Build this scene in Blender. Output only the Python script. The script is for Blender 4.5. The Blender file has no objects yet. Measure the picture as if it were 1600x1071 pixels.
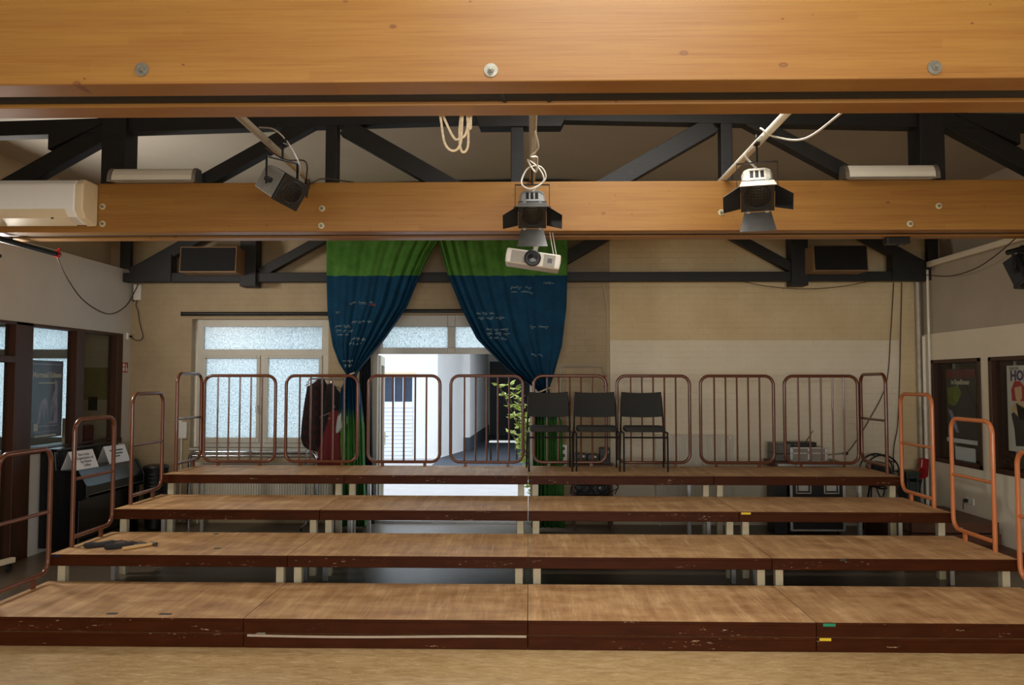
import bpy, bmesh, math, random
from mathutils import Vector, Matrix, Euler
random.seed(7)
S = bpy.context.scene
COL = S.collection
pi = math.pi
def lin(r, g, b):
    f = lambda c: (c/255/12.92) if c/255 <= .04045 else ((c/255+.055)/1.055)**2.4
    return (f(r), f(g), f(b), 1)
# ------------------------------------------------------------------ camera
cd = bpy.data.cameras.new('camera'); cam = bpy.data.objects.new('camera', cd); COL.objects.link(cam)
cd.sensor_width = 36; cd.lens = 1253.2/1600*36; cd.clip_start = .05; cd.clip_end = 200
PITCH, YAW, ROLL = .048, -.0212, .0009
fw = Vector((math.sin(YAW), math.cos(YAW), 0)); rt = Vector((math.cos(YAW), -math.sin(YAW), 0)); upv = Vector((0, 0, 1))
F = fw*math.cos(PITCH)+upv*math.sin(PITCH); U = upv*math.cos(PITCH)-fw*math.sin(PITCH)
R_ = rt*math.cos(ROLL)+U*math.sin(ROLL); U_ = U*math.cos(ROLL)-rt*math.sin(ROLL)
m = Matrix((R_, U_, -F)).transposed().to_4x4(); m.translation = (.009, -5.689, 1.875); cam.matrix_world = m
S.camera = cam
# ------------------------------------------------------------------ sky and light
w = bpy.data.worlds.new('sky'); S.world = w; w.use_nodes = True
bg = w.node_tree.nodes['Background']; bg.inputs[0].default_value = (.80, .90, 1.0, 1); bg.inputs[1].default_value = 3.1
def area(name, loc, rot, sx, sy, power, col=(1, 1, 1)):
    l = bpy.data.lights.new(name, 'AREA'); l.shape = 'RECTANGLE'; l.size = sx; l.size_y = sy; l.energy = power; l.color = col
    o = bpy.data.objects.new(name, l); COL.objects.link(o); o.location = loc; o.rotation_euler = rot; return o
WARM = (1, .94, .84)
area('daylight_front_window', (.4, -9.35, 2.15), (math.radians(90), 0, 0), 6.0, 2.1, 290, WARM)
area('daylight_clerestory_left', (-5.30, 1.90, 2.85), (0, math.radians(-90), 0), .6, .6, 75, WARM)
area('daylight_skylight_rear', (.9, -.15, 4.50), (0, 0, 0), 1.6, 1.0, 62, WARM)
area('daylight_skylight_front', (.5, -3.9, 4.50), (0, 0, 0), 1.6, 1.0, 70, WARM)
S.view_settings.view_transform = 'Standard'; S.view_settings.look = 'None'; S.view_settings.gamma = 1; S.view_settings.use_curve_mapping = False
S.view_settings.exposure = 0.0
try:
    S.cycles.use_denoising = True; S.cycles.max_bounces = 10; S.cycles.diffuse_bounces = 6; S.cycles.sample_clamp_indirect = 6
    S.cycles.caustics_reflective = False; S.cycles.caustics_refractive = False
except Exception: pass
# ------------------------------------------------------------------ mesh helpers
class MB:
    def __init__(s): s.v = []; s.f = []; s.mi = []
    def add(s, vs, fs, mi=0, M=None):
        b = len(s.v); s.v += [tuple(M @ Vector(p)) if M else tuple(p) for p in vs]
        s.f += [tuple(b+i for i in q) for q in fs]; s.mi += [mi]*len(fs); return s
    def box(s, x0, x1, y0, y1, z0, z1, mi=0, M=None):
        vs = [(x0,y0,z0),(x1,y0,z0),(x1,y1,z0),(x0,y1,z0),(x0,y0,z1),(x1,y0,z1),(x1,y1,z1),(x0,y1,z1)]
        return s.add(vs, [(0,3,2,1),(4,5,6,7),(0,1,5,4),(1,2,6,5),(2,3,7,6),(3,0,4,7)], mi, M)
    def prism(s, poly, ax, a, b, mi=0, M=None):
        def P(u, v, t): return {'x': (t,u,v), 'y': (u,t,v), 'z': (u,v,t)}[ax]
        n = len(poly); vs = [P(u,v,a) for u,v in poly]+[P(u,v,b) for u,v in poly]
        fs = [tuple(range(n)), tuple(range(2*n-1, n-1, -1))]+[(i, i+n, (i+1)%n+n, (i+1)%n) for i in range(n)]
        return s.add(vs, fs, mi, M)
    def tube(s, pts, r, n=8, closed=False, mi=0, M=None):
        pts = [Vector(p) for p in pts]; k = len(pts); vs = []; fs = []; prev = None
        for i, p in enumerate(pts):
            if closed: t = pts[(i+1)%k]-pts[i-1]
            else: t = pts[min(i+1,k-1)]-pts[max(i-1,0)]
            if t.length < 1e-9: t = Vector((0,0,1))
            t.normalize()
            if prev is None:
                a = Vector((0,0,1)) if abs(t.z) < .9 else Vector((1,0,0)); u = t.cross(a).normalized()
            else:
                u = prev-t*prev.dot(t); u = u.normalized() if u.length > 1e-6 else t.orthogonal().normalized()
            prev = u; w_ = t.cross(u); rr = r[i] if isinstance(r, (list, tuple)) else r
            for j in range(n):
                a = 2*pi*j/n; vs.append(p+(u*math.cos(a)+w_*math.sin(a))*rr)
        for i in range(k if closed else k-1):
            i2 = (i+1)%k
            for j in range(n): fs.append((i*n+j, i*n+(j+1)%n, i2*n+(j+1)%n, i2*n+j))
        if not closed: fs += [tuple(range(n-1,-1,-1)), tuple((k-1)*n+j for j in range(n))]
        return s.add(vs, fs, mi, M)
    def cyl(s, p0, p1, r0, r1=None, n=16, mi=0, M=None):
        return s.tube([p0, p1], [r0, r0 if r1 is None else r1], n, False, mi, M)
    def bar(s, p0, p1, wd, dp, up=(0,1,0), mi=0):
        p0, p1, up = Vector(p0), Vector(p1), Vector(up); t = (p1-p0).normalized(); sd = t.cross(up).normalized(); u2 = sd.cross(t)
        c = [p+sd*a*wd/2+u2*b*dp/2 for p in (p0,p1) for a,b in ((-1,-1),(1,-1),(1,1),(-1,1))]
        return s.add(c, [(0,3,2,1),(4,5,6,7),(0,1,5,4),(1,2,6,5),(2,3,7,6),(3,0,4,7)], mi)
    def grid(s, fn, nu, nv, mi=0, wrap=False):
        vs = [fn(i/nu, j/nv) for j in range(nv+1) for i in range(nu+1)]
        fs = [(j*(nu+1)+i, j*(nu+1)+i+1, (j+1)*(nu+1)+i+1, (j+1)*(nu+1)+i) for j in range(nv) for i in range(nu)]
        return s.add(vs, fs, mi)
    def lathe(s, prof, n=20, mi=0, M=None):
        k = len(prof); vs = [(r*math.cos(2*pi*j/n), r*math.sin(2*pi*j/n), z) for r, z in prof for j in range(n)]
        fs = [(i*n+j, i*n+(j+1)%n, (i+1)*n+(j+1)%n, (i+1)*n+j) for i in range(k-1) for j in range(n)]
        fs += [tuple(range(n-1,-1,-1)), tuple((k-1)*n+j for j in range(n))]
        return s.add(vs, fs, mi, M)
    def build(s, name, mat, parent=None, smooth=False, bevel=0, solid=0, seg=2, kind=None):
        me = bpy.data.meshes.new(name); me.from_pydata(s.v, [], s.f)
        mats = mat if isinstance(mat, (list, tuple)) else [mat]
        for q in mats: me.materials.append(q)
        me.polygons.foreach_set('material_index', s.mi)
        bm = bmesh.new(); bm.from_mesh(me); bmesh.ops.recalc_face_normals(bm, faces=bm.faces); bm.to_mesh(me); bm.free()
        if smooth:
            me.polygons.foreach_set('use_smooth', [True]*len(me.polygons))
            try: me.set_sharp_from_angle(angle=math.radians(40))
            except Exception: pass
        me.update()
        o = bpy.data.objects.new(name, me); COL.objects.link(o)
        if parent: o.parent = parent
        if solid: md = o.modifiers.new('solid', 'SOLIDIFY'); md.thickness = solid; md.offset = 0
        if bevel:
            md = o.modifiers.new('bevel', 'BEVEL'); md.width = bevel; md.segments = seg; md.limit_method = 'ANGLE'; md.angle_limit = math.radians(40)
        if kind: o['kind'] = kind
        return o
def B(*a, **k): return MB().box(*a, **k)
def thing(name, label, cat, loc=(0,0,0), rot=(0,0,0), group=None):
    o = bpy.data.objects.new(name, None); COL.objects.link(o); o.location = loc; o.rotation_euler = rot; o.empty_display_size = .1
    return tag(o, label, cat, group)
def tag(o, label, cat, group=None):
    o['label'] = label; o['category'] = cat
    if group: o['group'] = group
    return o
def struct(o): o['kind'] = 'structure'; return o
def dup(root, loc, rot=None, label=None):
    r = root.copy(); COL.objects.link(r); r.location = loc
    if rot: r.rotation_euler = rot
    if label: r['label'] = label
    for ch in root.children:
        c = ch.copy(); COL.objects.link(c); c.parent = r
        for g in ch.children:
            d = g.copy(); COL.objects.link(d); d.parent = c
    return r
def fillet(pts, r, seg=6, closed=False):
    pts = [Vector(p) for p in pts]; out = []; k = len(pts)
    for i, p in enumerate(pts):
        if not closed and i in (0, k-1): out.append(p); continue
        a = (pts[i-1]-p); b = (pts[(i+1)%k]-p); la, lb = a.length, b.length; a.normalize(); b.normalize()
        ang = a.angle(b); d = min(r/math.tan(ang/2), la*.49, lb*.49); rr = d*math.tan(ang/2)
        c = p+(a+b).normalized()*(rr/math.sin(ang/2)); s0 = p+a*d-c; s1 = p+b*d-c
        for j in range(seg+1):
            t = j/seg; th = s0.angle(s1)
            q = (s0*math.sin((1-t)*th)+s1*math.sin(t*th))/math.sin(th) if th > 1e-4 else s0
            out.append(c+q)
    return out
def catenary(a, b, sag, n=16):
    a, b = Vector(a), Vector(b)
    return [a.lerp(b, i/n)-Vector((0,0,4*sag*(i/n)*(1-i/n))) for i in range(n+1)]
def spline(pts, n=8):
    P = [Vector(p) for p in pts]; P = [P[0]*2-P[1]]+P+[P[-1]*2-P[-2]]; out = []
    for i in range(1, len(P)-2):
        for j in range(n):
            t = j/n; a, b, c, d = P[i-1], P[i], P[i+1], P[i+2]
            out.append(.5*((2*b)+(c-a)*t+(2*a-5*b+4*c-d)*t*t+(3*b-a-3*c+d)*t**3))
    return out+[P[-2]]
def text(name, body, size, mat, parent, loc, rot, ax='CENTER', ext=.0006, sx=1, bold=0):
    cu = bpy.data.curves.new(name, 'FONT'); cu.body = body; cu.size = size; cu.align_x = ax; cu.align_y = 'CENTER'; cu.extrude = ext; cu.resolution_u = 2; cu.offset = bold
    t = bpy.data.objects.new('tmp', cu); COL.objects.link(t); dg = bpy.context.evaluated_depsgraph_get(); dg.update()
    me = bpy.data.meshes.new_from_object(t.evaluated_get(dg)); me.name = name; bpy.data.objects.remove(t); me.materials.clear(); me.materials.append(mat)
    o = bpy.data.objects.new(name, me); COL.objects.link(o); o.location = loc; o.rotation_euler = rot; o.scale = (sx, 1, 1)
    if parent: o.parent = parent
    return o
# ------------------------------------------------------------------ materials
def nmat(name):
    mt = bpy.data.materials.new(name); mt.use_nodes = True; nt = mt.node_tree
    return mt, nt, nt.nodes['Principled BSDF']
def N(nt, t, **kw):
    n = nt.nodes.new(t)
    for k, v in kw.items():
        if k in n.inputs: n.inputs[k].default_value = v
        else: setattr(n, k, v)
    return n
def coords(nt, scale=(1,1,1), src='Object', rot=(0,0,0), shift=False):
    c = nt.nodes.new('ShaderNodeTexCoord'); mp = nt.nodes.new('ShaderNodeMapping')
    mp.inputs['Scale'].default_value = scale; mp.inputs['Rotation'].default_value = rot
    nt.links.new(c.outputs[src], mp.inputs['Vector'])
    if shift:      # every copy gets its own piece of the pattern
        oi = nt.nodes.new('ShaderNodeObjectInfo'); ml = nt.nodes.new('ShaderNodeMath'); ml.operation = 'MULTIPLY'; ml.inputs[1].default_value = 37.0
        nt.links.new(oi.outputs['Random'], ml.inputs[0]); nt.links.new(ml.outputs[0], mp.inputs['Location'])
    return mp.outputs['Vector']
def ramp(nt, fac, stops):
    r = nt.nodes.new('ShaderNodeValToRGB'); el = r.color_ramp.elements
    while len(el) < len(stops): el.new(.5)
    for e, (p, c) in zip(el, stops): e.position = p; e.color = c
    nt.links.new(fac, r.inputs['Fac']); return r.outputs['Color']
def mix(nt, fac, a, b, mode='MIX'):
    x = nt.nodes.new('ShaderNodeMix'); x.data_type = 'RGBA'; x.blend_type = mode
    if isinstance(fac, (int, float)): x.inputs[0].default_value = fac
    else: nt.links.new(fac, x.inputs[0])
    for i, q in ((6, a), (7, b)):
        if isinstance(q, tuple): x.inputs[i].default_value = q
        else: nt.links.new(q, x.inputs[i])
    return x.outputs[2]
def bump(nt, bs, h, strength, dist=.01):
    b = N(nt, 'ShaderNodeBump'); b.inputs['Strength'].default_value = strength; b.inputs['Distance'].default_value = dist
    nt.links.new(h, b.inputs['Height']); nt.links.new(b.outputs['Normal'], bs.inputs['Normal'])
def plain(name, col, rough=.5, metal=0, var=.12, nscale=8, bmp=.1, src='Object', stretch=(1,1,1), coat=0):
    mt, nt, bs = nmat(name); v = coords(nt, stretch, src)
    nz = N(nt, 'ShaderNodeTexNoise', Scale=nscale, Detail=4.0, Roughness=.6); nt.links.new(v, nz.inputs['Vector'])
    lo = tuple(c*(1-var) for c in col[:3])+(1,); hi = tuple(min(1, c*(1+var)) for c in col[:3])+(1,)
    c = ramp(nt, nz.outputs['Fac'], [(.3, lo), (.7, hi)]); nt.links.new(c, bs.inputs['Base Color'])
    bs.inputs['Roughness'].default_value = rough; bs.inputs['Metallic'].default_value = metal
    if coat: bs.inputs['Coat Weight'].default_value = coat
    if bmp: bump(nt, bs, nz.outputs['Fac'], bmp, .004)
    return mt
def glulam():
    mt, nt, bs = nmat('glulam_wood')
    v = coords(nt, (.35, 4, 9)); n1 = N(nt, 'ShaderNodeTexNoise', Scale=2.2, Detail=6.0, Roughness=.65, Distortion=.4); nt.links.new(v, n1.inputs['Vector'])
    v2 = coords(nt, (.6, 1, 30)); n2 = N(nt, 'ShaderNodeTexNoise', Scale=3.0, Detail=5.0, Roughness=.7); nt.links.new(v2, n2.inputs['Vector'])
    c1 = ramp(nt, n1.outputs['Fac'], [(.28, lin(129,79,28)), (.52, lin(143,97,39)), (.75, lin(155,112,50))])
    c2 = ramp(nt, n2.outputs['Fac'], [(.30, lin(123,72,27)), (.55, lin(161,123,62))])
    c = mix(nt, .35, c1, c2)
    # lamella bands, 40 mm high boards of slightly different tone
    vb = coords(nt, (.45, .01, 25)); sp = N(nt, 'ShaderNodeSeparateXYZ'); nt.links.new(vb, sp.inputs[0])
    fz = N(nt, 'ShaderNodeMath', operation='FLOOR'); nt.links.new(sp.outputs['Z'], fz.inputs[0]); w1 = N(nt, 'ShaderNodeTexWhiteNoise', noise_dimensions='1D'); nt.links.new(fz.outputs[0], w1.inputs['W'])
    ax_ = N(nt, 'ShaderNodeMath', operation='MULTIPLY_ADD'); nt.links.new(w1.outputs['Value'], ax_.inputs[0]); ax_.inputs[1].default_value = 9.0; nt.links.new(sp.outputs['X'], ax_.inputs[2])
    fx = N(nt, 'ShaderNodeMath', operation='FLOOR'); nt.links.new(ax_.outputs[0], fx.inputs[0]); cv = N(nt, 'ShaderNodeCombineXYZ'); nt.links.new(fx.outputs[0], cv.inputs[0]); nt.links.new(fz.outputs[0], cv.inputs[2])
    wn = N(nt, 'ShaderNodeTexWhiteNoise'); nt.links.new(cv.outputs[0], wn.inputs['Vector'])
    c = mix(nt, .22, c, ramp(nt, wn.outputs['Value'], [(0, lin(126,75,27)), (1, lin(157,115,52))]))
    # knots with a darker rim, and short dark checks
    for sc_, r0, r1, col in (((4.2, 1, 7.5), .06, .10, lin(105,61,29)), ((9.0, 1, 16), .04, .08, lin(78,44,22))):
        vk = coords(nt, sc_); vo = N(nt, 'ShaderNodeTexVoronoi', Scale=1.0, Randomness=1.0); nt.links.new(vk, vo.inputs['Vector'])
        wn2 = N(nt, 'ShaderNodeSeparateColor'); nt.links.new(vo.outputs['Color'], wn2.inputs[0])
        k = ramp(nt, vo.outputs['Distance'], [(r0*.4, (.45,.45,.45,1)), (r0, (.85,.85,.85,1)), (r1, (0,0,0,1))])
        pick = N(nt, 'ShaderNodeMath', operation='GREATER_THAN'); nt.links.new(wn2.outputs[0], pick.inputs[0]); pick.inputs[1].default_value = .55
        mk = N(nt, 'ShaderNodeMath', operation='MULTIPLY'); nt.links.new(k, mk.inputs[0]); nt.links.new(pick.outputs[0], mk.inputs[1])
        c = mix(nt, mk.outputs[0], c, col)
    v4 = coords(nt, (1.0, 1, 70)); n4 = N(nt, 'ShaderNodeTexNoise', Scale=2.0, Detail=4.0, Roughness=.7); nt.links.new(v4, n4.inputs['Vector'])
    c = mix(nt, ramp(nt, n4.outputs['Fac'], [(.62, (0,0,0,1)), (.72, (.5,.5,.5,1))]), c, lin(112,65,29))
    nt.links.new(c, bs.inputs['Base Color']); bs.inputs['Roughness'].default_value = .42
    bump(nt, bs, n2.outputs['Fac'], .15, .004); return mt
def laminate():
    mt, nt, bs = nmat('worn_platform_board')
    v = coords(nt, (9, .9, 1), shift=True); n1 = N(nt, 'ShaderNodeTexNoise', Scale=1.4, Detail=6.0, Roughness=.7); nt.links.new(v, n1.inputs['Vector'])
    v2 = coords(nt, (1.2, 2.2, 1), shift=True); n2 = N(nt, 'ShaderNodeTexNoise', Scale=2.4, Detail=5.0, Roughness=.65); nt.links.new(v2, n2.inputs['Vector'])
    v3 = coords(nt, (60, 1.4, 1), rot=(0,0,.25), shift=True); n3 = N(nt, 'ShaderNodeTexNoise', Scale=1.0, Detail=3.0); nt.links.new(v3, n3.inputs['Vector'])
    oi = N(nt, 'ShaderNodeObjectInfo')
    c = ramp(nt, n2.outputs['Fac'], [(.34, lin(158,112,72)), (.5, lin(192,148,102)), (.66, lin(220,178,128))])
    c = mix(nt, .4, c, ramp(nt, n1.outputs['Fac'], [(.38, lin(150,108,70)), (.56, lin(202,160,112)), (.66, lin(240,206,158))]))
    c = mix(nt, ramp(nt, n3.outputs['Fac'], [(.64, (0,0,0,1)), (.72, (.45,.45,.45,1))]), c, lin(236,206,158))
    c = mix(nt, .5, c, ramp(nt, oi.outputs['Random'], [(0, (.86,.86,.86,1)), (1, (1.0,1.0,1.0,1))]), 'MULTIPLY')
    nt.links.new(c, bs.inputs['Base Color']); r = ramp(nt, n2.outputs['Fac'], [(.3, (.46,)*3+(1,)), (.7, (.62,)*3+(1,))]); nt.links.new(r, bs.inputs['Roughness'])
    bump(nt, bs, n1.outputs['Fac'], .06, .002); return mt
def scuffed_brown():
    mt, nt, bs = nmat('scuffed_brown_paint')
    v = coords(nt, (2, 2, 8), shift=True); n1 = N(nt, 'ShaderNodeTexNoise', Scale=2.0, Detail=4.0); nt.links.new(v, n1.inputs['Vector'])
    c = ramp(nt, n1.outputs['Fac'], [(.3, lin(56,24,7)), (.7, lin(70,32,10))])
    v2 = coords(nt, (7, 7, 40), shift=True); n2 = N(nt, 'ShaderNodeTexNoise', Scale=2.0, Detail=5.0, Roughness=.75); nt.links.new(v2, n2.inputs['Vector'])
    v3 = coords(nt, (1.1, 1.1, 6), shift=True); n3 = N(nt, 'ShaderNodeTexNoise', Scale=1.6, Detail=1.0); nt.links.new(v3, n3.inputs['Vector'])
    mk = N(nt, 'ShaderNodeMath', operation='MULTIPLY'); nt.links.new(ramp(nt, n2.outputs['Fac'], [(.61,(0,0,0,1)),(.65,(1,1,1,1))]), mk.inputs[0]); nt.links.new(ramp(nt, n3.outputs['Fac'], [(.60,(0,0,0,1)),(.64,(1,1,1,1))]), mk.inputs[1])
    c = mix(nt, mk.outputs[0], c, lin(196,172,146))
    nt.links.new(c, bs.inputs['Base Color']); bs.inputs['Roughness'].default_value = .45; bs.inputs['Specular IOR Level'].default_value = .12; return mt
def floor_mat():
    mt, nt, bs = nmat('mottled_lino')
    v = coords(nt, (1.4, 4.5, 1)); n1 = N(nt, 'ShaderNodeTexNoise', Scale=5.0, Detail=10.0, Roughness=.78, Distortion=.8); nt.links.new(v, n1.inputs['Vector'])
    v2 = coords(nt, (.5, .5, 1)); n2 = N(nt, 'ShaderNodeTexNoise', Scale=2.0, Detail=3.0); nt.links.new(v2, n2.inputs['Vector'])
    c = ramp(nt, n1.outputs['Fac'], [(.33, lin(148,116,74)), (.5, lin(192,160,112)), (.66, lin(226,200,154))])
    c = mix(nt, .25, c, ramp(nt, n2.outputs['Fac'], [(.35, lin(165,132,90)), (.65, lin(214,184,136))]))
    # same lino, painted darker behind the first row for the shade under the risers
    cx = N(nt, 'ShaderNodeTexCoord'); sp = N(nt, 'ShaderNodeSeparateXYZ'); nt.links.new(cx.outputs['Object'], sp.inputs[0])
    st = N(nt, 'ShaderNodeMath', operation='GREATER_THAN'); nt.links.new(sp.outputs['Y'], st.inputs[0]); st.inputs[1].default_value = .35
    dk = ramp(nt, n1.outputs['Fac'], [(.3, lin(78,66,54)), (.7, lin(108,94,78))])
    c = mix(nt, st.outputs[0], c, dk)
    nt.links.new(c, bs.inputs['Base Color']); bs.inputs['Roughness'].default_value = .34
    bump(nt, bs, n1.outputs['Fac'], .05, .003); return mt
def brick_paint(name, lo, hi, panel=None, scl=1.0):
    mt, nt, bs = nmat(name)
    v = coords(nt, (1,1,1), rot=(pi/2, 0, 0)); br = N(nt, 'ShaderNodeTexBrick', Scale=1.0); nt.links.new(v, br.inputs['Vector'])
    br.inputs['Brick Width'].default_value = .25; br.inputs['Row Height'].default_value = .078; br.inputs['Mortar Size'].default_value = .006; br.inputs['Mortar Smooth'].default_value = .5
    n1 = N(nt, 'ShaderNodeTexNoise', Scale=2.2, Detail=6.0, Roughness=.65); nt.links.new(coords(nt), n1.inputs['Vector'])
    c = ramp(nt, n1.outputs['Fac'], [(.3, lo), (.7, hi)])
    if panel:   # a whitewashed field with straight edges: x from, x to, z below
        cx = N(nt, 'ShaderNodeTexCoord'); sp = N(nt, 'ShaderNodeSeparateXYZ'); nt.links.new(cx.outputs['Object'], sp.inputs[0])
        def cmp(o, op, val):
            q = N(nt, 'ShaderNodeMath', operation=op); nt.links.new(o, q.inputs[0]); q.inputs[1].default_value = val; return q.outputs[0]
        a, b, d = cmp(sp.outputs['X'], 'GREATER_THAN', panel[0]), cmp(sp.outputs['X'], 'LESS_THAN', panel[1]), cmp(sp.outputs['Z'], 'LESS_THAN', panel[2])
        m1 = N(nt, 'ShaderNodeMath', operation='MULTIPLY'); nt.links.new(a, m1.inputs[0]); nt.links.new(b, m1.inputs[1])
        m2 = N(nt, 'ShaderNodeMath', operation='MULTIPLY'); nt.links.new(m1.outputs[0], m2.inputs[0]); nt.links.new(d, m2.inputs[1])
        c = mix(nt, a, c, ramp(nt, n1.outputs['Fac'], [(.3, lin(204,182,140)), (.7, lin(218,198,158))]))   # lighter and warmer right of the door
        c = mix(nt, m2.outputs[0], c, ramp(nt, n1.outputs['Fac'], [(.3, panel[3]), (.7, panel[4])]))
    nt.links.new(c, bs.inputs['Base Color']); bs.inputs['Roughness'].default_value = .75
    ad = N(nt, 'ShaderNodeMath', operation='MULTIPLY_ADD'); nt.links.new(n1.outputs['Fac'], ad.inputs[0]); ad.inputs[1].default_value = 1.2; iv = N(nt, 'ShaderNodeMath', operation='SUBTRACT'); iv.inputs[0].default_value = 1; nt.links.new(br.outputs['Fac'], iv.inputs[1]); nt.links.new(iv.outputs[0], ad.inputs[2])
    bump(nt, bs, ad.outputs[0], .42*scl, .007); return mt
def frosted():
    mt, nt, bs = nmat('pebbled_glass'); v = coords(nt)
    n1 = N(nt, 'ShaderNodeTexNoise', Scale=55.0, Detail=3.0, Roughness=.7); nt.links.new(v, n1.inputs['Vector'])
    c = ramp(nt, n1.outputs['Fac'], [(.36, (.42,.50,.52,1)), (.52, (.80,.86,.87,1)), (.7, (.96,.99,1,1))])
    tr = N(nt, 'ShaderNodeBsdfTranslucent'); nt.links.new(c, tr.inputs['Color'])
    gl = N(nt, 'ShaderNodeBsdfGlossy'); gl.inputs['Roughness'].default_value = .25
    b = N(nt, 'ShaderNodeBump'); b.inputs['Strength'].default_value = .5; b.inputs['Distance'].default_value = .004; nt.links.new(n1.outputs['Fac'], b.inputs['Height']); nt.links.new(b.outputs[0], gl.inputs['Normal'])
    mx = N(nt, 'ShaderNodeMixShader'); mx.inputs[0].default_value = .06; nt.links.new(tr.outputs[0], mx.inputs[1]); nt.links.new(gl.outputs[0], mx.inputs[2])
    nt.links.new(mx.outputs[0], nt.nodes['Material Output'].inputs['Surface']); return mt
def clearglass(name, tint=(.9,.95,.95,1), refl=.08):
    mt, nt, bs = nmat(name); tr = N(nt, 'ShaderNodeBsdfTransparent'); tr.inputs['Color'].default_value = tint
    gl = N(nt, 'ShaderNodeBsdfGlossy'); gl.inputs['Roughness'].default_value = .03
    mx = N(nt, 'ShaderNodeMixShader'); mx.inputs[0].default_value = refl; nt.links.new(tr.outputs[0], mx.inputs[1]); nt.links.new(gl.outputs[0], mx.inputs[2])
    nt.links.new(mx.outputs[0], nt.nodes['Material Output'].inputs['Surface']); return mt
def curtain_mat(name, zsplit, ztail):
    mt, nt, bs = nmat(name); cx = N(nt, 'ShaderNodeTexCoord'); sp = N(nt, 'ShaderNodeSeparateXYZ'); nt.links.new(cx.outputs['Object'], sp.inputs[0])
    n1 = N(nt, 'ShaderNodeTexNoise', Scale=5.0, Detail=5.0, Roughness=.7); nt.links.new(coords(nt), n1.inputs['Vector'])
    ad = N(nt, 'ShaderNodeMath', operation='MULTIPLY_ADD'); nt.links.new(n1.outputs['Fac'], ad.inputs[0]); ad.inputs[1].default_value = .05; nt.links.new(sp.outputs['Z'], ad.inputs[2])
    blue = ramp(nt, n1.outputs['Fac'], [(.3, lin(4,42,66)), (.7, lin(9,58,86))]); green = ramp(nt, n1.outputs['Fac'], [(.3, lin(50,94,34)), (.7, lin(76,120,50))]); g2 = ramp(nt, n1.outputs['Fac'], [(.3, lin(44,92,40)), (.7, lin(74,128,62))])
    up = N(nt, 'ShaderNodeMath', operation='GREATER_THAN'); nt.links.new(ad.outputs[0], up.inputs[0]); up.inputs[1].default_value = zsplit
    lw = N(nt, 'ShaderNodeMapRange'); nt.links.new(ad.outputs[0], lw.inputs[0]); lw.inputs[1].default_value = ztail-.12; lw.inputs[2].default_value = ztail+.06; lw.inputs[3].default_value = 1; lw.inputs[4].default_value = 0
    c = mix(nt, lw.outputs[0], mix(nt, up.outputs[0], blue, green), g2)
    # dried paint smears along the colour edge
    n2 = N(nt, 'ShaderNodeTexNoise', Scale=9.0, Detail=6.0, Roughness=.8); nt.links.new(coords(nt, (1,1,2.5)), n2.inputs['Vector'])
    c = mix(nt, ramp(nt, n2.outputs['Fac'], [(.70,(0,0,0,1)),(.78,(.5,.5,.5,1))]), c, lin(150,165,120))
    nt.links.new(c, bs.inputs['Base Color']); bs.inputs['Roughness'].default_value = .8
    bs.inputs['Specular IOR Level'].default_value = .15
    bump(nt, bs, n1.outputs['Fac'], .12, .01); return mt
def plaid():
    mt, nt, bs = nmat('red_black_plaid'); ck = N(nt, 'ShaderNodeTexChecker', Scale=16.0); nt.links.new(coords(nt), ck.inputs['Vector'])
    ck.inputs['Color1'].default_value = lin(42,11,14); ck.inputs['Color2'].default_value = lin(14,8,11); nt.links.new(ck.outputs['Color'], bs.inputs['Base Color']); bs.inputs['Roughness'].default_value = .9; return mt
def stripes():
    mt, nt, bs = nmat('black_white_check_cloth'); wv = N(nt, 'ShaderNodeTexWave', Scale=28.0); nt.links.new(coords(nt, rot=(0,.7,0)), wv.inputs['Vector'])
    nt.links.new(ramp(nt, wv.outputs['Fac'], [(.45, lin(28,34,46)), (.55, lin(200,205,210))]), bs.inputs['Base Color']); bs.inputs['Roughness'].default_value = .85; return mt
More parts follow.
